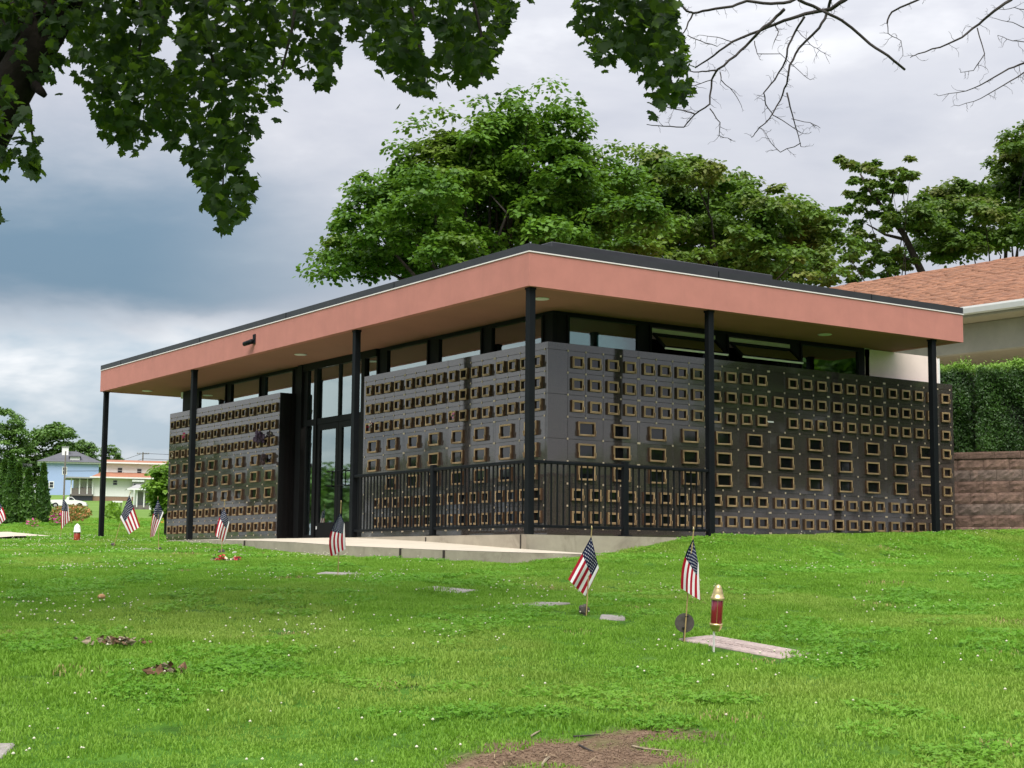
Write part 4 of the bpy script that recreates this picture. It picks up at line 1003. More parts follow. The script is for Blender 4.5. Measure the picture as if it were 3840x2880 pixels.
# white house with orange roofs
h, s = house_frame(348, 1868, 225, 'white_house', 'white clapboard house with two tiers of orange shingle roof', rzv)
Wd = 330*s; H1 = 78*s
box('foundation', (-.02, .05, -2.5), (Wd, 9, .3), m_brickf, h); box('wall', (0, 0, .3), (Wd, 9, H1), m_wsid, h)
MB().poly([(-14*s, -1.0, H1), (Wd, -1.0, H1), (Wd, 2.2, H1+24*s), (30*s, 2.2, H1+24*s), (-14*s, 9, H1), (30*s, 8, H1+24*s)], [(0, 1, 2, 3), (0, 3, 5, 4)]).build('roof', m_oroof, h)
box('gutter', (-15*s, -1.25, H1-3*s), (Wd, -1.0, H1+2*s), m_whitep, h)
box('upper_wall', (38*s, 2.2, H1+10*s), (Wd, 8, H1+58*s), m_wsid, h); box('upper_gutter', (34*s, 1.3, H1+57*s), (Wd, 1.7, H1+62*s), m_whitep, h)
MB().poly([(34*s, 1.6, H1+62*s), (Wd, 1.6, H1+62*s), (Wd, 5, H1+76*s), (34*s, 5, H1+76*s), (34*s, 8.4, H1+62*s), (Wd, 8.4, H1+62*s)], [(0, 1, 2, 3), (3, 2, 5, 4)]).build('upper_roof', m_oroof, h)
MB().poly([(28*s, 1.6, H1), (40*s, 1.6, H1), (40*s, 5, H1+74*s), (28*s, 8.4, H1), (40*s, 8.4, H1)], [(0, 1, 2), (0, 2, 3), (3, 2, 4)]).build('gable', m_wsid, h)
windows(h, [(98, 110, 16, 18), (170, 108, 16, 18), (240, 106, 16, 18)], s, 2.2); windows(h, [(79, 60, 14, 17)], s, 0.0)
pr = box('porch_floor', (-82*s, -.5, 8*s), (-2*s, 5, 14*s), m_wood, h); box('porch_skirt', (-78*s, -.3, -1), (-2*s, 5, 8*s), m_win, h)
box('porch_roof', (-100*s, -1.2, H1-6*s), (-1*s, 5, H1-1*s), m_gr, h); box('porch_wall', (-70*s, 3.6, 14*s), (-2*s, 3.8, H1-7*s), m_wsid, h)
for xx in (-82, -52, -24, -4): box('porch_post', ((xx)*s, -.4, 14*s), ((xx+4)*s, -.2, H1-6*s), m_whitep, h)
box('porch_rail', (-80*s, -.36, 14*s), (-5*s, -.26, 36*s), m_wood, h)
for xx in (-44, -26): box('porch_chair', (xx*s, 1.0, 14*s), ((xx+12)*s, 2.0, 40*s), m_brickf, h)
bayw = box('bay_window', (142*s, -.9, 30*s), (182*s, 0, 64*s), m_gr, h); box('bay_roof', (140*s, -1.1, 64*s), (184*s, 0, 72*s), m_whitep, h); box('bay_pane', (146*s, -.95, 36*s), (178*s, -.91, 56*s), m_win, h)
# small porch house at the right
h, s = house_frame(476, 1902, 150, 'porch_house', 'small cottage porch with grey roof beside the bright shrub', rzv)
box('wall', (36*s, 1.4, -1), (150*s, 6, 76*s), m_wsid, h); box('deck', (14*s, -.4, -1), (80*s, 1.4, 8*s), m_wood, h)
MB().poly([(-4*s, -.8, 68*s), (110*s, -.8, 68*s), (150*s, 3, 92*s), (40*s, 3, 92*s), (-4*s, 4, 68*s)], [(0, 1, 2, 3), (0, 3, 4)]).build('roof', m_gr, h); box('roof_edge', (-4*s, -.85, 64*s), (110*s, -.75, 69*s), m_whitep, h)
for xx in (10, 32, 58, 84): box('porch_post', (xx*s, -.5, 0), ((xx+4)*s, -.4, 66*s), m_whitep, h)
box('screen', (40*s, 1.2, 8*s), (80*s, 1.39, 60*s), m_gr, h); box('step', (80*s, -.8, -1), (98*s, .4, 10*s), m_whitep, h)
# yard clutter: overturned table
p = at(440, 1893, 140); s = 140/FPX
t_ = empty('garden_table', p, rzv, label='weathered white table standing in the grass before the white house', cat='table'); box('top', (-18*s, -.4, 8*s), (18*s, .4, 14*s), m_whitep, t_)
for a in (-15, 12): box('leg', (a*s, -.3, -10*s), ((a+3)*s, .3, 8*s), m_wood, t_)
# pickup truck
p = at(178, 1904, 180); s = 180/FPX
tk = empty('pickup_truck', p, rzv-R(4), label='white pickup truck parked on the slope behind the lily bed', cat='truck')
prof = [(0, 9), (0, 30), (66, 32), (66, 33), (70, 42), (76, 43), (88, 42), (100, 31), (125, 27), (140, 22), (141, 10)]
n = len(prof); Wt = 1.8
MB().poly([(x*s, 0, z*s) for x, z in prof]+[(x*s, Wt, z*s) for x, z in prof], [tuple(range(n)), tuple(range(2*n-1, n-1, -1))]+[(i, (i+1) % n, n+(i+1) % n, n+i) for i in range(n)]).build('body', m_whitep, tk)
MB().poly([(77*s, -.02, 31*s), (77*s, -.02, 40*s), (87*s, -.02, 40*s), (96*s, -.02, 31.5*s)], [(0, 1, 2, 3)]).build('window', m_win, tk)
for x in (28, 116):
    wl = MB().tube([(x*s, -.03, 9*s), (x*s, .22, 9*s)], 11*s, 18).build('wheel', m_black, tk); MB().tube([(x*s, -.05, 9*s), (x*s, -.031, 9*s)], 6*s, 14).build('rim', m_gr, wl)
box('bumper', (141*s, .05, 9*s), (145*s, Wt-.05, 15*s), m_gr, tk); box('headlight', (140.5*s, .02, 17*s), (142*s, .3, 21*s), m_win, tk)
# utility poles
def upole(label, u, vt, vb, D, arm, wire=True):
    a = at(u, vb, D); b = at(u+3, vt, D); g = float(gz(a[0], a[1])); root = empty('utility_pole', (a[0], a[1], g), label=label, cat='pole'); s = D/FPX
    MB().tube([(0, 0, -.5), (0, 0, b[2]-g)], [4.2*s, 2.6*s], 8).build('shaft', m_wood, root)
    if arm: 
        x = _R; z = b[2]-g-6*s; MB().tube([tuple(-x*arm*s+np.array([0, 0, z])), tuple(x*arm*s+np.array([0, 0, z]))], 1.3*s, 6).build('crossarm', m_wood, root)
        for k in (-.9, -.5, .5, .9): MB().lathe([(1.2*s, 0), (1.5*s, 2*s), (.6*s, 5*s)], tuple(x*arm*s*k+np.array([0, 0, z+1*s])), 6).build('insulator', m_gr, root)
    return root
upole('utility pole in front of the blue house', 238, 1690, 1895, 165, 0); upole('crossarm utility pole behind the white house roof', 533, 1695, 1790, 260, 23)
wr = MB()
a0 = at(536, 1700, 260); a1 = at(760, 1688, 262); a2 = at(240, 1740, 200)
for dz in (0, -.9): wr.tube([tuple(a0+np.array([0, 0, dz])), tuple((a0+a1)/2+np.array([0, 0, dz-.5])), tuple(a1+np.array([0, 0, dz]))], .03, 4); wr.tube([tuple(a2+np.array([0, 0, dz])), tuple((a0+a2)/2+np.array([0, 0, dz-1.0])), tuple(a0+np.array([0, 0, dz]))], .03, 4)
tag(wr.build('power_lines', m_black), 'thin power lines strung between the far poles', 'cable')

# ------------------------------------------------------------------ retaining wall, hedges and the neighbouring building at right
th = R(151); rw0 = np.array([8.80, .30, 0.0]); rd = np.array([math.sin(th), math.cos(th), 0]); rn = np.array([rd[1], -rd[0], 0])
rzw = math.atan2(rd[1], rd[0])
m_block = simple('split-face block', (.135, .082, .062), .95, var=.4, scale=7, bump=1.0, bscale=30, blotch=(2.6, .5, .68, (.23, .135, .105), .75))
m_blocks = [m_block, simple('split-face block tan', (.17, .105, .08), .95, var=.4, scale=9, bump=1.0, bscale=30, blotch=(3.6, .5, .66, (.10, .06, .05), .7)), simple('split-face block grey', (.14, .10, .082), .95, var=.4, scale=8, bump=1.0, bscale=30, blotch=(3, .5, .66, (.25, .16, .125), .7))]
RW = empty('retaining_wall', rw0, rzw, label='brown split-face block retaining wall right of the granite wall', cat='wall')
def block_mesh(wd, ht, seed, cap=False):
    r_ = np.random.default_rng(seed); nx, nz = 7, 4; mb = MB(); P = []
    for j in range(nz+1):
        for i in range(nx+1):
            e = 0 if (i in (0, nx) or j in (0, nz)) else 1
            P.append((wd*i/nx, -(.004+.016*r_.uniform())*e if not cap else -.006*e*r_.uniform(), ht*j/nz))
    k = nx+1; F = [(j*k+i, j*k+i+1, (j+1)*k+i+1, (j+1)*k+i) for j in range(nz) for i in range(nx)]
    b0 = len(P); P += [(0, .2, 0), (wd, .2, 0), (wd, .2, ht), (0, .2, ht)]
    F += [(0, b0, b0+3, nz*k), (nx, nz*k+nx, b0+2, b0+1), (nz*k, b0+3, b0+2, nz*k+nx), (0, nx, b0+1, b0)]
    return mb.poly(P, F).mesh('block', m_blocks[seed % 3])
BM = [block_mesh(.435, .192, 200+k) for k in range(6)]
for r in range(8):
    for i in range(9): addobj('block', BM[(r*5+i*3) % 6], RW, (-.9+i*.44+(.22 if r % 2 else 0), .012*r, -.1+r*.197), None, None)
CMs = block_mesh(.43, .115, 300, True)
for i in range(9): addobj('cap_block', CMs, RW, (-.9+i*.435, .06, -.1+8*.197), None, (1, 1, 1))
box('backing', (-.95, .21, -.5), (4, .5, 1.45), m_granite_core, RW)
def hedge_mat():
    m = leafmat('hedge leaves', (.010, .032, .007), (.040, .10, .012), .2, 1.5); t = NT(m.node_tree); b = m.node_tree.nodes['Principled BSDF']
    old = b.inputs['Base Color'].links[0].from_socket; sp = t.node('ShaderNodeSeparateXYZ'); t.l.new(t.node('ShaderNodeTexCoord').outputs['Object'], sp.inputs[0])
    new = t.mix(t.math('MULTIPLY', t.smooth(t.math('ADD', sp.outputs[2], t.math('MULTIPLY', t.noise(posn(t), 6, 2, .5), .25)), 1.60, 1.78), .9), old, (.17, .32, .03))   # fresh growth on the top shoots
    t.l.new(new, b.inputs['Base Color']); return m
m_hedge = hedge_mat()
def hedge(label, x0, x1, z0, z1, seed, dep=1.0):
    r_ = np.random.default_rng(seed); root = empty('hedge', rw0+rd*(x0+x1)/2+np.array([0, 0, z0]), rzw, label=label, cat='hedge', group='clipped hedges on the retaining wall')
    wd = x1-x0; hz = z1-z0; n = int(26000*wd*hz/3)
    # points on a lumpy box shell
    f = r_.uniform(size=n); u = r_.uniform(-wd/2, wd/2, n); z = r_.uniform(0, hz, n); y = r_.uniform(.35, .35+dep, n)
    front = f < .62; topm = (f >= .62) & (f < .85)
    lump = lambda a, b: .07*np.sin(a*5+seed)+.06*np.sin(b*4.3+a*2)+.05*np.sin(a*11+b*7)
    C = np.stack([u, np.where(front, .35+lump(u, z)+r_.normal(size=n)*.05, y), np.where(topm, hz+.5*lump(u, y)+r_.normal(size=n)*.04, z)], -1)
    sd_ = (f >= .85); C[sd_, 0] = np.where(r_.uniform(size=sd_.sum()) < .5, -wd/2, wd/2)+r_.normal(size=sd_.sum())*.04
    o = np.where(front[:, None], np.array([0, -1, .35]), np.where(topm[:, None], np.array([0, -.2, 1]), np.array([0, -.3, .3])))
    N = unit(o+r_.normal(size=(n, 3))*.55); T = unit(o*.5+np.array([0, 0, .7])+r_.normal(size=(n, 3))*.6)
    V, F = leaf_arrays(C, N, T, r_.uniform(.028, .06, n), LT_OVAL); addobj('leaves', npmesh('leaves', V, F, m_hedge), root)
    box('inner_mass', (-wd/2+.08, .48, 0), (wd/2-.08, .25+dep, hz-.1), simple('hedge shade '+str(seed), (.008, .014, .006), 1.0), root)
    for k in range(int(wd*2)): MB().tube([(-wd/2+.25+k*.5, .6, -.3), (-wd/2+.25+k*.5+r_.normal()*.1, .6, hz*.5)], .025, 5).build('stem', m_bark, root)
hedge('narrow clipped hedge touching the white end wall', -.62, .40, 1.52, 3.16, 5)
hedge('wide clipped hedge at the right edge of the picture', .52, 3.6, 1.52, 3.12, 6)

# neighbouring building with orange-brown shingle roof
E0 = at(3609, 1160, 33.0); eh = R(174); ed = np.array([math.sin(eh), math.cos(eh), 0]); rzb = math.atan2(ed[1], ed[0])
NB = empty('neighbour_building', (E0[0], E0[1], 0), rzb, label='stone and shingle building behind the hedge at the right', cat='building')
ZE = E0[2]
# local: +x along eave towards the viewer, +y away (into the building, to the right)
RUN, RISE = 8.0, 2.75
m_shg = simple('terracotta shingles', (.255, .122, .072), .95, var=.25, scale=2.2, bump=.4, bscale=90, blotch=(.8, .5, .72, (.20, .09, .06), .5))
box('roof_board', (-16, -.05, ZE-.06), (4.5, .0, ZE-.02), m_shg, NB)
sl_ = math.atan2(RISE, RUN); Ls = math.hypot(RUN, RISE)
MB().poly([(-16, 0, ZE-.03), (4.5, 0, ZE-.03), (4.5, RUN, ZE+RISE-.03), (-16, RUN, ZE+RISE-.03), (-16, 2*RUN, ZE-.03), (4.5, 2*RUN, ZE-.03)], [(0, 1, 2, 3), (3, 2, 5, 4)]).build('roof_deck', m_shg, NB)
TAB = .30; EXP = .145
ME_SH = [MB().box((.004, 0, 0), (TAB-.006, EXP+.03, h_)).mesh('shingle', m_shg) for h_ in (.012, .022, .034)]
Rx = Matrix.Rotation(sl_, 4, 'X'); cnt = 0; tabs = []
for r in range(int(Ls/EXP)):
    for i in range(int(11/TAB)): tabs.append((r, i))
V = []; F = []
big = [(r, i) for (r, i) in tabs if True]
big.sort(key=lambda t: t[0]+abs((11-t[1]*TAB)-10.0)*2.0)
near = set(big[:300]); rs = random.Random(3)
for (r, i) in tabs:
    x = -9.5+i*TAB+(TAB*.5 if r % 2 else 0)+rs.uniform(-.03, .03); y = r*EXP*math.cos(sl_); z = ZE+r*EXP*math.sin(sl_)-.028
    h_ = rs.choice((0, 0, 1, 2))
    if (r, i) in near:
        addobj('shingle', ME_SH[h_], NB, (x, y, z), (sl_, 0, 0))
    else:
        hh = (.012, .022, .034)[h_]; b0 = len(V)
        for (px_, py_, pz_) in [(.004, 0, 0), (TAB-.006, 0, 0), (TAB-.006, EXP+.03, 0), (.004, EXP+.03, 0), (.004, 0, hh), (TAB-.006, 0, hh), (TAB-.006, EXP+.03, hh), (.004, EXP+.03, hh)]:
            V.append((x+px_, y+py_*math.cos(sl_)-pz_*math.sin(sl_), z+py_*math.sin(sl_)+pz_*math.cos(sl_)))
        F += [(b0+4, b0+5, b0+6, b0+7), (b0, b0+1, b0+5, b0+4), (b0+1, b0+2, b0+6, b0+5), (b0+3, b0, b0+4, b0+7)]
o = addobj('shingles', npmesh('shingles', V, F, m_shg), NB); tag(o, kind='stuff')
gt = MB(); pr = [(-.02, -.12), (-.12, -.10), (-.15, 0), (-.15, .04), (-.13, .04), (-.12, .0), (-.02, 0)]
n = len(pr); gt.poly([(-16, y-.02, ZE+z-.02) for y, z in pr]+[(4.5, y-.02, ZE+z-.02) for y, z in pr], [(i, (i+1) % n, n+(i+1) % n, n+i) for i in range(n)]); gt.build('gutter', m_whitep, NB)
m_taupe = simple('taupe soffit', (.42, .37, .27), .9, var=.06); m_beam = simple('weathered beam', (.46, .43, .36), .9, var=.15, scale=1.5)
box('soffit', (-16, -.02, ZE-.19), (4.5, .75, ZE-.14), m_taupe, NB)
box('beam', (-16, .70, ZE-.82), (4.5, .95, ZE-.20), m_beam, NB)
box('porch_floor', (-16, -1.2, 1.2), (4.5, 5.2, 1.3), m_conc_top, NB)  # unseen floor, added to bounce neutral light up into the porch
box('porch_ceiling', (-16, .96, ZE-.80), (4.5, 5.2, ZE-.74), m_taupe, NB)
box('wall', (-16, 5.2, -.5), (4.5, 5.5, ZE-.2), simple('dark stone mortar', (.10, .085, .065), .95), NB)
box('cross_wall', (-3.55, 1.0, -.5), (-3.3, 5.2, ZE-.83), bpy.data.materials['dark stone mortar'], NB)
stm = [simple('veneer stone %d' % k, c, .9, var=.2, scale=5, bump=.4, bscale=30) for k, c in enumerate([(.32, .25, .15), (.22, .18, .12), (.16, .14, .11), (.27, .20, .12)])]
rs = np.random.default_rng(4)
def stones(y0, y1, z0, z1, xf, nrm):
    z = z0
    while z < z1:
        hh = rs.uniform(.25, .5); y = y0
        while y < y1:
            wd = rs.uniform(.2, .55); ye = min(y+wd, y1); j = lambda: rs.uniform(-.035, .035)
            P = [(xf, y+.015+j()*.4, z+.015), (xf, ye-.015+j()*.4, z+.015+j()*.5), (xf, ye-.015+j()*.4, min(z+hh, z1)-.015), (xf, y+.015+j()*.4, min(z+hh, z1)-.015+j()*.5)]
            P2 = [(p_[0]+nrm*.05, p_[1], p_[2]) for p_ in P]
            MB().poly(P+P2, [(4, 5, 6, 7), (0, 1, 5, 4), (1, 2, 6, 5), (2, 3, 7, 6), (3, 0, 4, 7)]).build('stone', stm[int(rs.integers(4))], NB, bev=.01)
            y = ye
        z += hh
stones(1.0, 5.2, 2.2, ZE-.83, -3.3, 1)
for yy in (1.0, ): box('dark_opening', (-2.2, 5.1, 2.0), (4.5, 5.19, ZE-1.15), m_win, NB)

# ------------------------------------------------------------------ overhanging maple in the foreground
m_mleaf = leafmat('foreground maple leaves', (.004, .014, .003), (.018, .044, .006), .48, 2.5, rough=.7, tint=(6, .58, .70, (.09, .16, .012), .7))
rng = np.random.default_rng(77)
polyA = [(-250, -330), (2010, -330), (1990, 30), (1950, 10), (1915, 60), (1888, 145), (1890, 190), (1862, 205), (1840, 245), (1842, 290), (1866, 338), (1830, 350), (1787, 326), (1729, 311), (1671, 318), (1650, 380), (1605, 396), (1560, 372), (1491, 345), (1462, 295), (1440, 270), (1395, 262), (1385, 215), (1324, 172), (1295, 125), (1275, 222), (1245, 262), (1266, 325), (1244, 352), (1193, 333), (1122, 292), (1075, 262), (1052, 245), (1055, 329), (1043, 398), (993, 418), (948, 425), (976, 488), (962, 552), (970, 635), (973, 700), (938, 782), (903, 850), (855, 872), (818, 895), (803, 817), (762, 797), (780, 723), (737, 700), (723, 617), (688, 591), (646, 568), (617, 522), (576, 528), (523, 585), (476, 600), (435, 572), (405, 544), (350, 515), (336, 423), (338, 376), (300, 372), (282, 329), (262, 225), (200, 300), (120, 330), (40, 200), (-250, 260)]
polyB = [(2150, -330), (2560, -330), (2545, 0), (2547, 87), (2577, 160), (2610, 217), (2590, 304), (2595, 347), (2586, 395), (2550, 388), (2496, 408), (2440, 408), (2418, 362), (2424, 318), (2382, 287), (2371, 246), (2315, 208), (2290, 262), (2240, 240), (2200, 208), (2163, 166), (2161, 87)]
polyC = [(-60, 300), (60, 330), (112, 440), (172, 452), (165, 540), (186, 620), (128, 688), (98, 640), (38, 652), (-10, 620), (-80, 640)]
polyD = [(-40, 770), (8, 782), (18, 815), (6, 846), (-40, 860)]
holes = [[(1560, 120), (1600, 90), (1640, 150), (1635, 215), (1590, 230)], [(560, 220), (640, 130), (690, 200), (640, 265)], [(225, 170), (262, 130), (268, 225), (240, 235)], [(255, 235), (310, 240), (300, 290)]]
def fol(poly, n, D0, D1, sprig=7):
    """leaves carried on short drooping sprigs that hang inside the outline"""
    k = max(1, n//sprig); P = sample_poly(poly, k, rng); d = rng.uniform(D0, D1, k); ln = rng.uniform(50, 150, k); lean = rng.normal(size=k)*.22
    t = rng.uniform(0, 1, (k, sprig)); U = P[:, :1]+lean[:, None]*t*ln[:, None]+rng.normal(size=(k, sprig))*17; V_ = P[:, 1:]+(t-.35)*ln[:, None]+rng.normal(size=(k, sprig))*7
    dd = d[:, None]+rng.normal(size=(k, sprig))*.06; Q = np.stack([U.ravel(), V_.ravel()], -1); dd = dd.ravel()
    keep = in_poly(Q, np.array(poly, float)) | (rng.uniform(size=len(Q)) < .10)
    for h_ in holes: keep &= ~in_poly(Q, np.array(h_, float))
    Q, dd = Q[keep], dd[keep]
    return np.stack([at(u, v-14, e_) for (u, v), e_ in zip(Q, dd)])
Cm = np.concatenate([fol(polyA, 11200, 10.6, 13.8), fol(polyB, 1700, 10.7, 12.4), fol(polyC, 170, 10.0, 10.9), fol(polyD, 4, 10.2, 10.6),
                     fol([(-900, -900), (2700, -900), (2600, -330), (-250, -330), (-900, 200)], 1500, 9.5, 14)])
over = []
while len(over) < 3200:                                            # the rest of the crown, above and behind the viewer
    Dq, sq, zq = rng.uniform(1, 17), rng.uniform(-13, 4), rng.uniform(4.2, 9.5)
    if ((Dq-9)/8)**2+((sq+4.5)/8.5)**2+((zq-5.5)/4.2)**2 < 1 and zq > CAM[2]+.385*Dq+.5:
        xq, yq = world_from(Dq, sq); over.append((xq, yq, zq))
n_near = len(Cm); Cm = np.concatenate([Cm, np.array(over)])
MBASE = at(-620, 2300, 11.2); MBASE[2] = gz(MBASE[0], MBASE[1])
n = len(Cm); vh = np.array([math.sin(YAW), math.cos(YAW), 0])
N = unit(-vh*.55+np.array([0, 0, .35])+rng.normal(size=(n, 3))*.75)
T = unit(np.array([0, 0, -1.0])+rng.normal(size=(n, 3))*.45)
S = rng.uniform(.052, .088, n); S[n_near:] *= 2.0
maple = empty('foreground_maple', MBASE, label='dark maple leaning in from the left with leaves hanging across the top', cat='tree')
dist = np.array([((c-CAM)@_F) for c in Cm]); vpx = 1440-FPX*((Cm-CAM)@_U2)/dist; upx = 1920+FPX*((Cm-CAM)@_R2)/dist
vis = (np.arange(n) < n_near) & (vpx > 20) & (upx > 0) & (upx < 3840)
score = np.where(vis, dist-vpx*.004, 1e9); pick = np.argsort(score)[:300]; rest = np.setdiff1d(np.arange(n), pick)
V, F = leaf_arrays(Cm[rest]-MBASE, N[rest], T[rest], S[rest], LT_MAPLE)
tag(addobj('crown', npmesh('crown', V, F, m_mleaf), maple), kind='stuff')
tv, tf = LT_MAPLE; ME_ML = npmesh('leaf', tv, tf, m_mleaf)
for k in pick:
    Nn = N[k]; Tt = unit(T[k]-Nn*np.dot(T[k], Nn)); Bb = np.cross(Tt, Nn)
    o = addobj('leaf', ME_ML, maple); mm = Matrix(((Bb[0], Tt[0], Nn[0], 0), (Bb[1], Tt[1], Nn[1], 0), (Bb[2], Tt[2], Nn[2], 0), (0, 0, 0, 1)))
    o.matrix_local = Matrix.Translation(Vector(Cm[k]-MBASE)) @ mm @ Matrix.Scale(S[k], 4)
def L(u, v, D): return tuple(at(u, v, D)-MBASE)
MB().tube([(0, 0, -.5), (0, 0, 1.2), L(-420, 1250, 11.2), L(-230, 830, 11.2), L(-70, 535, 11.2), L(35, 348, 11.2), L(165, 120, 11.3), L(262, -60, 11.4), L(450, -330, 11.6)], [.36, .33, .27, .21, .17, .155, .15, .14, .12], 16).build('trunk', m_bark2, maple, True)
MB().tube([L(-230, 830, 11.2), L(-120, 420, 11.5), L(-20, 180, 11.7), L(60, 40, 11.8), L(150, -200, 12)], [.16, .13, .11, .10, .08], 12).build('limb', m_bark2, maple, True)
MB().tube([L(-30, 170, 11.7), L(60, 80, 11.9), L(150, 25, 12.1), L(300, -40, 12.2)], [.06, .05, .045, .04], 10).build('limb', m_bark2, maple, True)
MB().tube([L(110, 300, 11.3), L(155, 345, 11.0), L(170, 360, 11.0)], [.05, .03, .02], 8).build('limb', m_bark2, maple, True)
for pts in ([(525, -40), (527, 60), (528, 170), (515, 240), (522, 330)], [(615, -40), (612, 40), (606, 105)], [(730, -60), (765, 120), (800, 220), (830, 330), (835, 480), (840, 700)], [(1520, -60), (1560, 120), (1590, 260)], [(1120, -60), (1090, 120), (1060, 260)], [(1760, -60), (1800, 120), (1810, 280)], [(2350, -100), (2420, 80), (2500, 220), (2530, 360)], [(100, 380), (112, 420), (120, 470), (128, 560)]):
    MB().tube([L(u+4*math.sin(i*2.1), v, 11.6) for i, (u, v) in enumerate(pts)], [.014-.009*i/len(pts) for i in range(len(pts))], 6).build('twig', m_twig, maple)

# ------------------------------------------------------------------ bare branches hanging in at the top right
def Z3(x, y): return (2300+x/1.4364, y/1.4364)
BR = [([(352, -60), (355, 10), (395, 60), (430, 70), (510, 55), (640, 35), (720, 5), (850, 20), (950, 10), (1050, -30)], .007, .014),
      ([(430, 70), (395, 150), (370, 180)], .008, .004), ([(1330, -60), (1245, 0), (1170, 50), (1030, 75), (920, 110), (790, 165), (640, 225), (540, 300), (440, 365)], .020, .006),
      ([(960, -60), (1000, 0), (1110, 50), (1140, 65), (1230, 110), (1380, 235), (1480, 300), (1570, 375)], .014, .010), ([(1180, -60), (1170, 0), (1150, 70), (1110, 150), (1000, 260), (950, 350), (935, 450), (900, 540), (840, 640), (770, 710), (745, 740)], .014, .003),
      ([(1030, 90), (980, 170), (945, 240), (930, 320), (870, 430), (810, 500), (820, 560), (860, 620), (1010, 715)], .010, .003), ([(920, 50), (860, 110), (790, 165), (740, 220), (660, 300), (560, 375), (530, 430), (520, 560), (440, 615), (380, 685), (270, 680), (180, 670)], .014, .003),
      ([(410, 382), (480, 384), (550, 378)], .004, .007), ([(520, 585), (575, 660), (570, 730), (640, 755)], .005, .002), ([(575, 390), (580, 430), (650, 500), (690, 570)], .005, .002),
      ([(935, 500), (965, 620), (1010, 790)], .007, .003), ([(1010, 770), (900, 820), (850, 770), (810, 700)], .004, .002), ([(440, 615), (380, 595), (300, 580), (240, 560)], .006, .003),
      ([(2200, -60), (2140, 0), (2050, 60), (1970, 130), (1880, 200), (1760, 255), (1640, 290), (1600, 310)], .015, .003), ([(1960, 150), (2000, 290), (1940, 380), (1870, 390)], .005, .002), ([(1740, -50), (1640, 0), (1500, 65), (1475, 125)], .009, .007), ([(1475, 125), (1480, 180), (1550, 220), (1560, 300)], .004, .002),
      ([(2260, 330), (2212, 340), (2130, 370), (2010, 440), (1900, 490), (1760, 515)], .010, .002), ([(2260, 375), (2212, 390), (2100, 460), (1980, 530), (1860, 570)], .007, .002), ([(870, 130), (890, 170), (865, 230)], .005, .003), ([(760, 220), (775, 290), (900, 290), (1010, 390), (1060, 430)], .004, .002),
      ([(990, 160), (1060, 240), (1110, 270), (1140, 290)], .003, .002), ([(400, 190), (470, 220), (560, 250)], .004, .003), ([(640, 225), (560, 200), (480, 190)], .004, .002), ([(530, 430), (440, 460), (400, 470)], .004, .002), ([(960, 640), (1060, 660), (1115, 690)], .003, .002), ([(2212, 150), (2150, 120), (2060, 100)], .004, .002), ([(2240, 60), (2160, 40), (2080, 50)], .004, .002), ([(2240, 230), (2150, 220), (2070, 190)], .004, .002)]
BBASE = at(4700, 2300, 13.0); BBASE[2] = gz(BBASE[0], BBASE[1])
bare = empty('bare_tree', BBASE, label='dead tree whose leafless branches reach in at the upper right', cat='tree')
rb = np.random.default_rng(19); tw = MB()
def LB(x, y, D): u, v = Z3(x, y); return at(u, v, D)-BBASE
for k, (pts, ra, rb_) in enumerate(BR):
    D = 12.6+.25*math.sin(k*1.7); q_ = []
    for i in range(len(pts)-1):
        for j in range(3):
            t = j/3; a = np.array(pts[i]); b = np.array(pts[i+1]); q_.append(a*(1-t)+b*t+rb.normal(size=2)*2.0*(j > 0))
    q_.append(np.array(pts[-1])); m_ = len(q_)
    P = [LB(x, y, D+.05*math.sin(i*.8+k)) for i, (x, y) in enumerate(q_)]
    MB().tube(P, [ra+(rb_-ra)*i/(m_-1) for i in range(m_)], 7).build('branch', m_twig, bare, True)
    for i in range(2, m_):                                         # side twigs
        if rb.uniform() < .75:
            a = rb.uniform(0, 6.28); ln = rb.uniform(18, 60)*(1.25 if rb_ < .004 else .8); x, y = q_[i]; D2 = D+.05*math.sin(i*.8+k)
            pt = [LB(x, y, D2)]; ang = a
            for s_ in range(3):
                ang += rb.normal()*.5; x += math.cos(ang)*ln/3; y += math.sin(ang)*ln/3+3; pt.append(LB(x, y, D2+rb.normal()*.03))
                if rb.uniform() < .6:
                    a2 = ang+rb.choice((-1, 1))*rb.uniform(.5, 1.0); l2 = ln*.3
                    tw.tube([pt[-1], LB(x+math.cos(a2)*l2, y+math.sin(a2)*l2+4, D2)], [.0013, .0008], 4)
            tw.tube(pt, [.0022, .0018, .0014, .0009], 4)
tag(tw.build('twigs', m_twig, bare), kind='stuff')
MB().tube([(0, 0, -.5), (0, 0, 2.5), tuple(LB(2700, 300, 13)), tuple(LB(2500, -300, 12.8)), tuple(LB(1900, -500, 12.6)), tuple(LB(1250, -420, 12.6)), tuple(LB(1050, -60, 12.6))], [.26, .23, .16, .12, .07, .04, .02], 12).build('trunk', m_bark, bare, True)
MB().tube([tuple(LB(1900, -500, 12.6)), tuple(LB(2100, -200, 12.6)), tuple(LB(2200, -60, 12.6))], [.05, .03, .015], 8).build('limb', m_bark, bare, True)
MB().tube([tuple(LB(2700, 300, 13)), tuple(LB(2450, 320, 12.8)), tuple(LB(2260, 340, 12.6))], [.08, .03, .012], 8).build('limb', m_bark, bare, True)

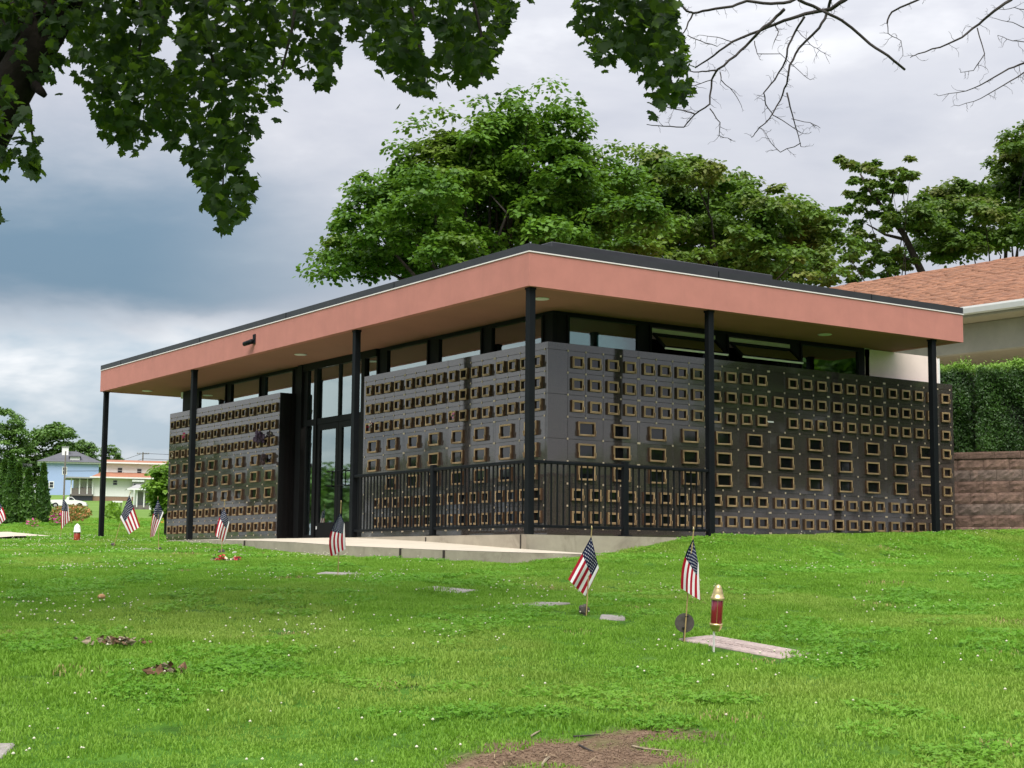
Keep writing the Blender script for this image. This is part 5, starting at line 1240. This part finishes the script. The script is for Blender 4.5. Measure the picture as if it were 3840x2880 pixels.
# ------------------------------------------------------------------ crumbs and straw on the bare soil
def crumbs():
    r_ = np.random.default_rng(8); X = []; 
    for c, (a, b) in zip(DIRT, DIRT_R):
        n = int(520*a*b/.1); d = r_.normal(size=n)*b*.55; s_ = r_.normal(size=n)*a*.55
        X.append(np.stack([c[0]+d*math.sin(YAW)+s_*math.cos(YAW), c[1]+d*math.cos(YAW)-s_*math.sin(YAW)], -1))
    X = np.concatenate(X); X = X[dirt_mask(X[:, 0], X[:, 1]) > .35]; n = len(X)
    c = np.stack([X[:, 0], X[:, 1], gz(X[:, 0], X[:, 1])+.002], -1); k = int(n*.85)
    dv = np.array([(1, 0, 0), (0, 1, 0), (-1, 0, 0), (0, -1, 0), (0, 0, 1), (0, 0, -1.0)]); V = (c[:k, None]+r_.uniform(.002, .008, (k, 1, 1))*dv[None]*r_.uniform(.6, 1.3, (k, 6, 1))).reshape(-1, 3)
    tf = np.array([(0, 1, 4), (1, 2, 4), (2, 3, 4), (3, 0, 4), (1, 0, 5), (2, 1, 5), (3, 2, 5), (0, 3, 5)]); F = (np.arange(k)[:, None, None]*6+tf[None]).reshape(-1, 3)
    tag(addobj('soil_crumbs', npmesh('soil_crumbs', V, F, m_soil)), 'loose crumbs on the bare soil patches', 'soil', kind='stuff')
    c = c[k::3]; m = len(c); a = r_.uniform(0, 6.28, m); ln = r_.uniform(.01, .035, m); t = np.stack([np.cos(a), np.sin(a), r_.normal(size=m)*.15], -1); w_ = np.stack([-np.sin(a), np.cos(a), 0*a], -1)*.0022
    P = np.stack([c-t*ln[:, None]-w_+[0, 0, .006], c-t*ln[:, None]+w_+[0, 0, .006], c+t*ln[:, None]+w_+[0, 0, .012], c+t*ln[:, None]-w_+[0, 0, .012]], 1).reshape(-1, 3)
    tag(addobj('dead_straw', npmesh('dead_straw', P, np.arange(m*4).reshape(-1, 4), simple('dead straw', (.26, .19, .11), .9, var=.4, scale=20))), 'dead grass straw lying on the bare soil', 'straw', kind='stuff')
crumbs()

# ------------------------------------------------------------------ lawn: blades, clover and flowers
def grass_mat(name, stops, tint):
    m, t, b = new_mat(name); p = posn(t)
    n = t.noise(p, .9, 4, .6, .3); n2 = t.noise(p, 7, 3, .6); n3 = t.noise(p, 60, 2, .5)
    f = t.math('ADD', t.math('ADD', t.math('MULTIPLY', n, .5), t.math('MULTIPLY', n2, .28)), t.math('MULTIPLY', n3, .22))
    c = t.ramp(f, stops)
    c = t.mix(t.math('MULTIPLY', t.smooth(t.noise(p, .35, 3, .5), .50, .66), tint[1]), c, tint[0])
    t.put(b.inputs['Base Color'], c); b.inputs['Roughness'].default_value = .55; b.inputs['Specular IOR Level'].default_value = .25
    tr = t.node('ShaderNodeBsdfTranslucent'); t.put(tr.inputs[0], c)
    mx = t.node('ShaderNodeMixShader'); mx.inputs[0].default_value = .45
    t.l.new(b.outputs[0], mx.inputs[1]); t.l.new(tr.outputs[0], mx.inputs[2]); t.l.new(mx.outputs[0], m.node_tree.nodes['Material Output'].inputs[0]); return m
m_grass = grass_mat('grass blades', [(.34, (.115, .25, .018)), (.50, (.20, .385, .036)), (.64, (.28, .46, .068))], ((.34, .45, .085), .6))
m_clov = grass_mat('clover leaves', [(.34, (.085, .22, .018)), (.50, (.15, .35, .03)), (.64, (.21, .43, .05))], ((.25, .42, .05), .4))
m_straw = simple('dry grass', (.30, .24, .10), .9, var=.3, scale=40)
pr_col = bpy.data.collections.new('lawn_patches')
def blade_patch(seed, n, rad, h0, h1, mat, straw=0):
    r_ = np.random.default_rng(seed); a = r_.uniform(0, 6.28, n); rr = rad*np.sqrt(r_.uniform(0, 1, n)); c = np.stack([rr*np.cos(a), rr*np.sin(a), np.zeros(n)], -1)
    h = r_.uniform(h0, h1, n)*(1-.25*(rr/rad)**2); az_ = r_.uniform(0, 6.28, n); lean = r_.uniform(.1, .75, n); wd = r_.uniform(.0022, .0042, n)
    d = np.stack([np.cos(az_), np.sin(az_), 0*az_], -1); sd_ = np.stack([-np.sin(az_), np.cos(az_), 0*az_], -1); z = np.array([0, 0, 1.0])
    p0 = c-sd_*wd[:, None]; p1 = c+sd_*wd[:, None]; m1 = c+d*(h*lean*.35)[:, None]+z*(h*.6)[:, None]; p2 = m1+sd_*(wd*.8)[:, None]; p3 = m1-sd_*(wd*.8)[:, None]
    p4 = c+d*(h*lean)[:, None]+z*(h*(1-.25*lean))[:, None]
    V = np.stack([p0, p1, p2, p3, p4], 1).reshape(-1, 3); b = np.arange(n)[:, None]*5
    F = np.concatenate([b+np.array([[0, 1, 2]]), b+np.array([[0, 2, 3]]), b+np.array([[3, 2, 4]])])
    me = npmesh('grass_patch', V, F, mat); o = bpy.data.objects.new('p%02d' % seed, me); pr_col.objects.link(o)
def clover_patch(seed, n, rad):
    r_ = np.random.default_rng(seed); a = r_.uniform(0, 6.28, n); rr = rad*np.sqrt(r_.uniform(0, 1, n)); h = r_.uniform(.014, .036, n)
    c = np.stack([rr*np.cos(a), rr*np.sin(a), h], -1); C = np.repeat(c, 3, 0); a2 = np.repeat(r_.uniform(0, 6.28, n), 3)+np.tile(np.array([0, 2.09, 4.19]), n)
    T = np.stack([np.cos(a2), np.sin(a2), .15+0*a2], -1); N = unit(np.array([0, 0, 1.0])+np.repeat(r_.normal(size=(n, 3))*.35, 3, 0)+T*.1)
    tm = (np.array([(0, 0, 0), (.42, .45, .05), (.30, .92, .03), (0, .85, 0), (-.30, .92, .03), (-.42, .45, .05)]), [(0, 1, 2), (0, 2, 3), (0, 3, 4), (0, 4, 5)])
    V, F = leaf_arrays(C, N, T, np.repeat(r_.uniform(.010, .019, n), 3), tm)
    me = npmesh('clover_patch', V, F, m_clov); o = bpy.data.objects.new('p%02d' % seed, me); pr_col.objects.link(o)
for k in range(5): blade_patch(10+k, 520, .20, .014, .032, m_grass)
blade_patch(15, 460, .20, .020, .044, m_grass)
for k in range(3): clover_patch(20+k, 120, .17)
blade_patch(30, 70, .18, .02, .05, m_straw)
NPATCH = 10                                                        # names sort: p10..p15, p20..p22, p30
def free(x, y, margin=.0):
    bad = (x > -1.22) & (x < 8.75) & (y > -.02) & (y < 14.5)
    bad |= (x > -1.22) & (x < 2.85) & (y > -1.24) & (y < 14.5)
    bad |= (x > 2.0) & (x < 8.72) & (y > -.06) & (y < 14)
    ox = np.interp(y, [p[1] for p in outer], [p[0] for p in outer])
    bad |= (x > ox-.03) & (x <= -1.2) & (y > -2.55) & (y < 14.4)
    for (cx, cy, rz, hx, hy) in MARK:
        u = (x-cx)*math.cos(rz)+(y-cy)*math.sin(rz); v = -(x-cx)*math.sin(rz)+(y-cy)*math.cos(rz); bad |= (abs(u) < hx-.02) & (abs(v) < hy+.02)
    bad |= (((x-rw0[0])*rn[0]+(y-rw0[1])*rn[1]) < .02) & (((x-rw0[0])*rd[0]+(y-rw0[1])*rd[1]) > -.9)
    return ~bad
rg = np.random.default_rng(5)
def scatter(D0, D1, dens, ext=1.3):
    st = 1/math.sqrt(dens); D = np.arange(D0, D1, st); sm = .36*ext*D1+1.2; s = np.arange(-sm, sm, st)
    Dm, Sm = np.meshgrid(D, s, indexing='ij'); Dm = (Dm+rg.uniform(-.5, .5, Dm.shape)*st).ravel(); Sm = (Sm+rg.uniform(-.5, .5, Sm.shape)*st).ravel()
    k = np.abs(Sm) < .36*ext*Dm+1.2; Dm, Sm = Dm[k], Sm[k]; x, y = world_from(Dm, Sm); ok = free(x, y); return x[ok], y[ok], Dm[ok]
PTS = []; ROT = []; SCL = []; IDX = []
def cl_noise(x, y): return np.sin(x*1.7+y*.9)+np.sin(y*2.3-x*1.1+.7)+.8*np.sin(x*3.9-y*3.1+2)+.6*np.sin(x*6.1+y*5.2)
for (D0, D1, dens, sc, ss) in ((5.2, 13, 19, 1.0, 1), (13, 20, 16, 1.05, 1), (20, 30, 12, 1.2, 1), (30, 46, 4.5, 1.7, 1), (46, 85, 1.1, 2.6, 1)):
    x, y, D = scatter(D0, D1, dens)
    dm_ = dirt_mask(x, y); k = rg.uniform(size=len(x)) > dm_*1.06; x, y, D, dm_ = x[k], y[k], D[k], dm_[k]
    n = len(x); cn = cl_noise(x, y); u = rg.uniform(size=n)
    ii = np.where(u < .80, rg.integers(0, 5, n), 5)
    ii = np.where(rg.uniform(size=n) < .012+.5*dm_, 9, ii)
    k2 = np.nonzero((cn > .55) & (rg.uniform(size=n) < .6))[0]; x = np.concatenate([x, x[k2]]); y = np.concatenate([y, y[k2]]); ii = np.concatenate([ii, 6+rg.integers(0, 3, len(k2))]); n = len(x)
    z = gz(x, y, True)
    PTS.append(np.stack([x, y, z-.004], -1)); ROT.append(rg.uniform(0, 6.28, n)); SCL.append(sc*rg.uniform(.75, 1.25, n)*(1+.15*np.sin(x*.8)*np.sin(y*.9))); IDX.append(ii)
PTS = np.concatenate(PTS); ROT = np.concatenate(ROT); SCL = np.concatenate(SCL); IDX = np.concatenate(IDX)
me = bpy.data.meshes.new('lawn_grass'); me.vertices.add(len(PTS)); me.vertices.foreach_set('co', PTS.astype(np.float32).ravel())
rv = np.zeros((len(PTS), 3), np.float32); rv[:, 2] = ROT
# tip each patch with the slope
e = .15; gx_ = (gz(PTS[:, 0]+e, PTS[:, 1])-gz(PTS[:, 0]-e, PTS[:, 1]))/(2*e); gy_ = (gz(PTS[:, 0], PTS[:, 1]+e)-gz(PTS[:, 0], PTS[:, 1]-e))/(2*e)
nn_ = np.stack([-gx_, -gy_, np.ones(len(PTS))], -1); nn_ = unit(nn_); xa = unit(np.stack([np.ones(len(PTS)), np.zeros(len(PTS)), gx_], -1)); ya = np.cross(nn_, xa)
cr, sr = np.cos(ROT)[:, None], np.sin(ROT)[:, None]; X_ = xa*cr+ya*sr; Y_ = -xa*sr+ya*cr
rv = np.stack([np.arctan2(Y_[:, 2], nn_[:, 2]), -np.arcsin(np.clip(X_[:, 2], -1, 1)), np.arctan2(X_[:, 1], X_[:, 0])], -1).astype(np.float32)
a = me.attributes.new('rot', 'FLOAT_VECTOR', 'POINT'); a.data.foreach_set('vector', rv.ravel())
a = me.attributes.new('scl', 'FLOAT', 'POINT'); a.data.foreach_set('value', SCL.astype(np.float32))
a = me.attributes.new('pidx', 'INT', 'POINT'); a.data.foreach_set('value', IDX.astype(np.int32))
lawn = addobj('lawn_grass', me); tag(lawn, 'mown green lawn with clover sloping up to the building', 'grass', kind='stuff')
ng = bpy.data.node_groups.new('scatter_lawn', 'GeometryNodeTree')
ng.interface.new_socket('Geometry', in_out='INPUT', socket_type='NodeSocketGeometry'); ng.interface.new_socket('Geometry', in_out='OUTPUT', socket_type='NodeSocketGeometry')
gi = ng.nodes.new('NodeGroupInput'); go = ng.nodes.new('NodeGroupOutput'); iop = ng.nodes.new('GeometryNodeInstanceOnPoints')
ci = ng.nodes.new('GeometryNodeCollectionInfo'); ci.inputs['Collection'].default_value = pr_col; ci.inputs['Separate Children'].default_value = True; ci.inputs['Reset Children'].default_value = True
def na(nm, ty): n_ = ng.nodes.new('GeometryNodeInputNamedAttribute'); n_.data_type = ty; n_.inputs['Name'].default_value = nm; return n_.outputs['Attribute']
ng.links.new(gi.outputs[0], iop.inputs['Points']); ng.links.new(ci.outputs[0], iop.inputs['Instance']); iop.inputs['Pick Instance'].default_value = True
ng.links.new(na('pidx', 'INT'), iop.inputs['Instance Index']); ng.links.new(na('rot', 'FLOAT_VECTOR'), iop.inputs['Rotation']); ng.links.new(na('scl', 'FLOAT'), iop.inputs['Scale'])
ng.links.new(iop.outputs[0], go.inputs[0]); md = lawn.modifiers.new('scatter', 'NODES'); md.node_group = ng
# white clover heads
m_fl = simple('clover flower', (.62, .59, .45), .8, var=.12, scale=50)
x, y, D = scatter(5.5, 40, 110, 1.15); cn = cl_noise(x*.8+3, y*.8); px_s = (x-CAM[0])*math.cos(YAW)-(y-CAM[1])*math.sin(YAW)
left = np.clip(.5-px_s/(D*.6), .0, 1.0); pr_ = np.where(cn > 1.0, .22, .028)*(.30+1.0*left)
pr_ = pr_*(1-dirt_mask(x, y)); k = rg.uniform(size=len(x)) < pr_; x, y = x[k], y[k]; n = len(x)
c = np.stack([x, y, gz(x, y)+rg.uniform(.04, .075, n)], -1); r = rg.uniform(.0055, .0105, n)
dirs = [(0, 0, 1.0)]+[(math.cos(a), math.sin(a), .25) for a in (0, 1.05, 2.09, 3.14, 4.19, 5.24)]+[(0, 0, -.7)]
dv = np.array(dirs); V = (c[:, None]+r[:, None, None]*dv[None]).reshape(-1, 3)
tf = [(0, 1+i, 1+(i+1) % 6) for i in range(6)]+[(7, 1+(i+1) % 6, 1+i) for i in range(6)]
F = (np.arange(n)[:, None, None]*8+np.array(tf)[None]).reshape(-1, 3)
tag(addobj('clover_flowers', npmesh('clover_flowers', V, F, m_fl, True)), 'white clover flower heads dotted through the lawn', 'flowers', kind='stuff')
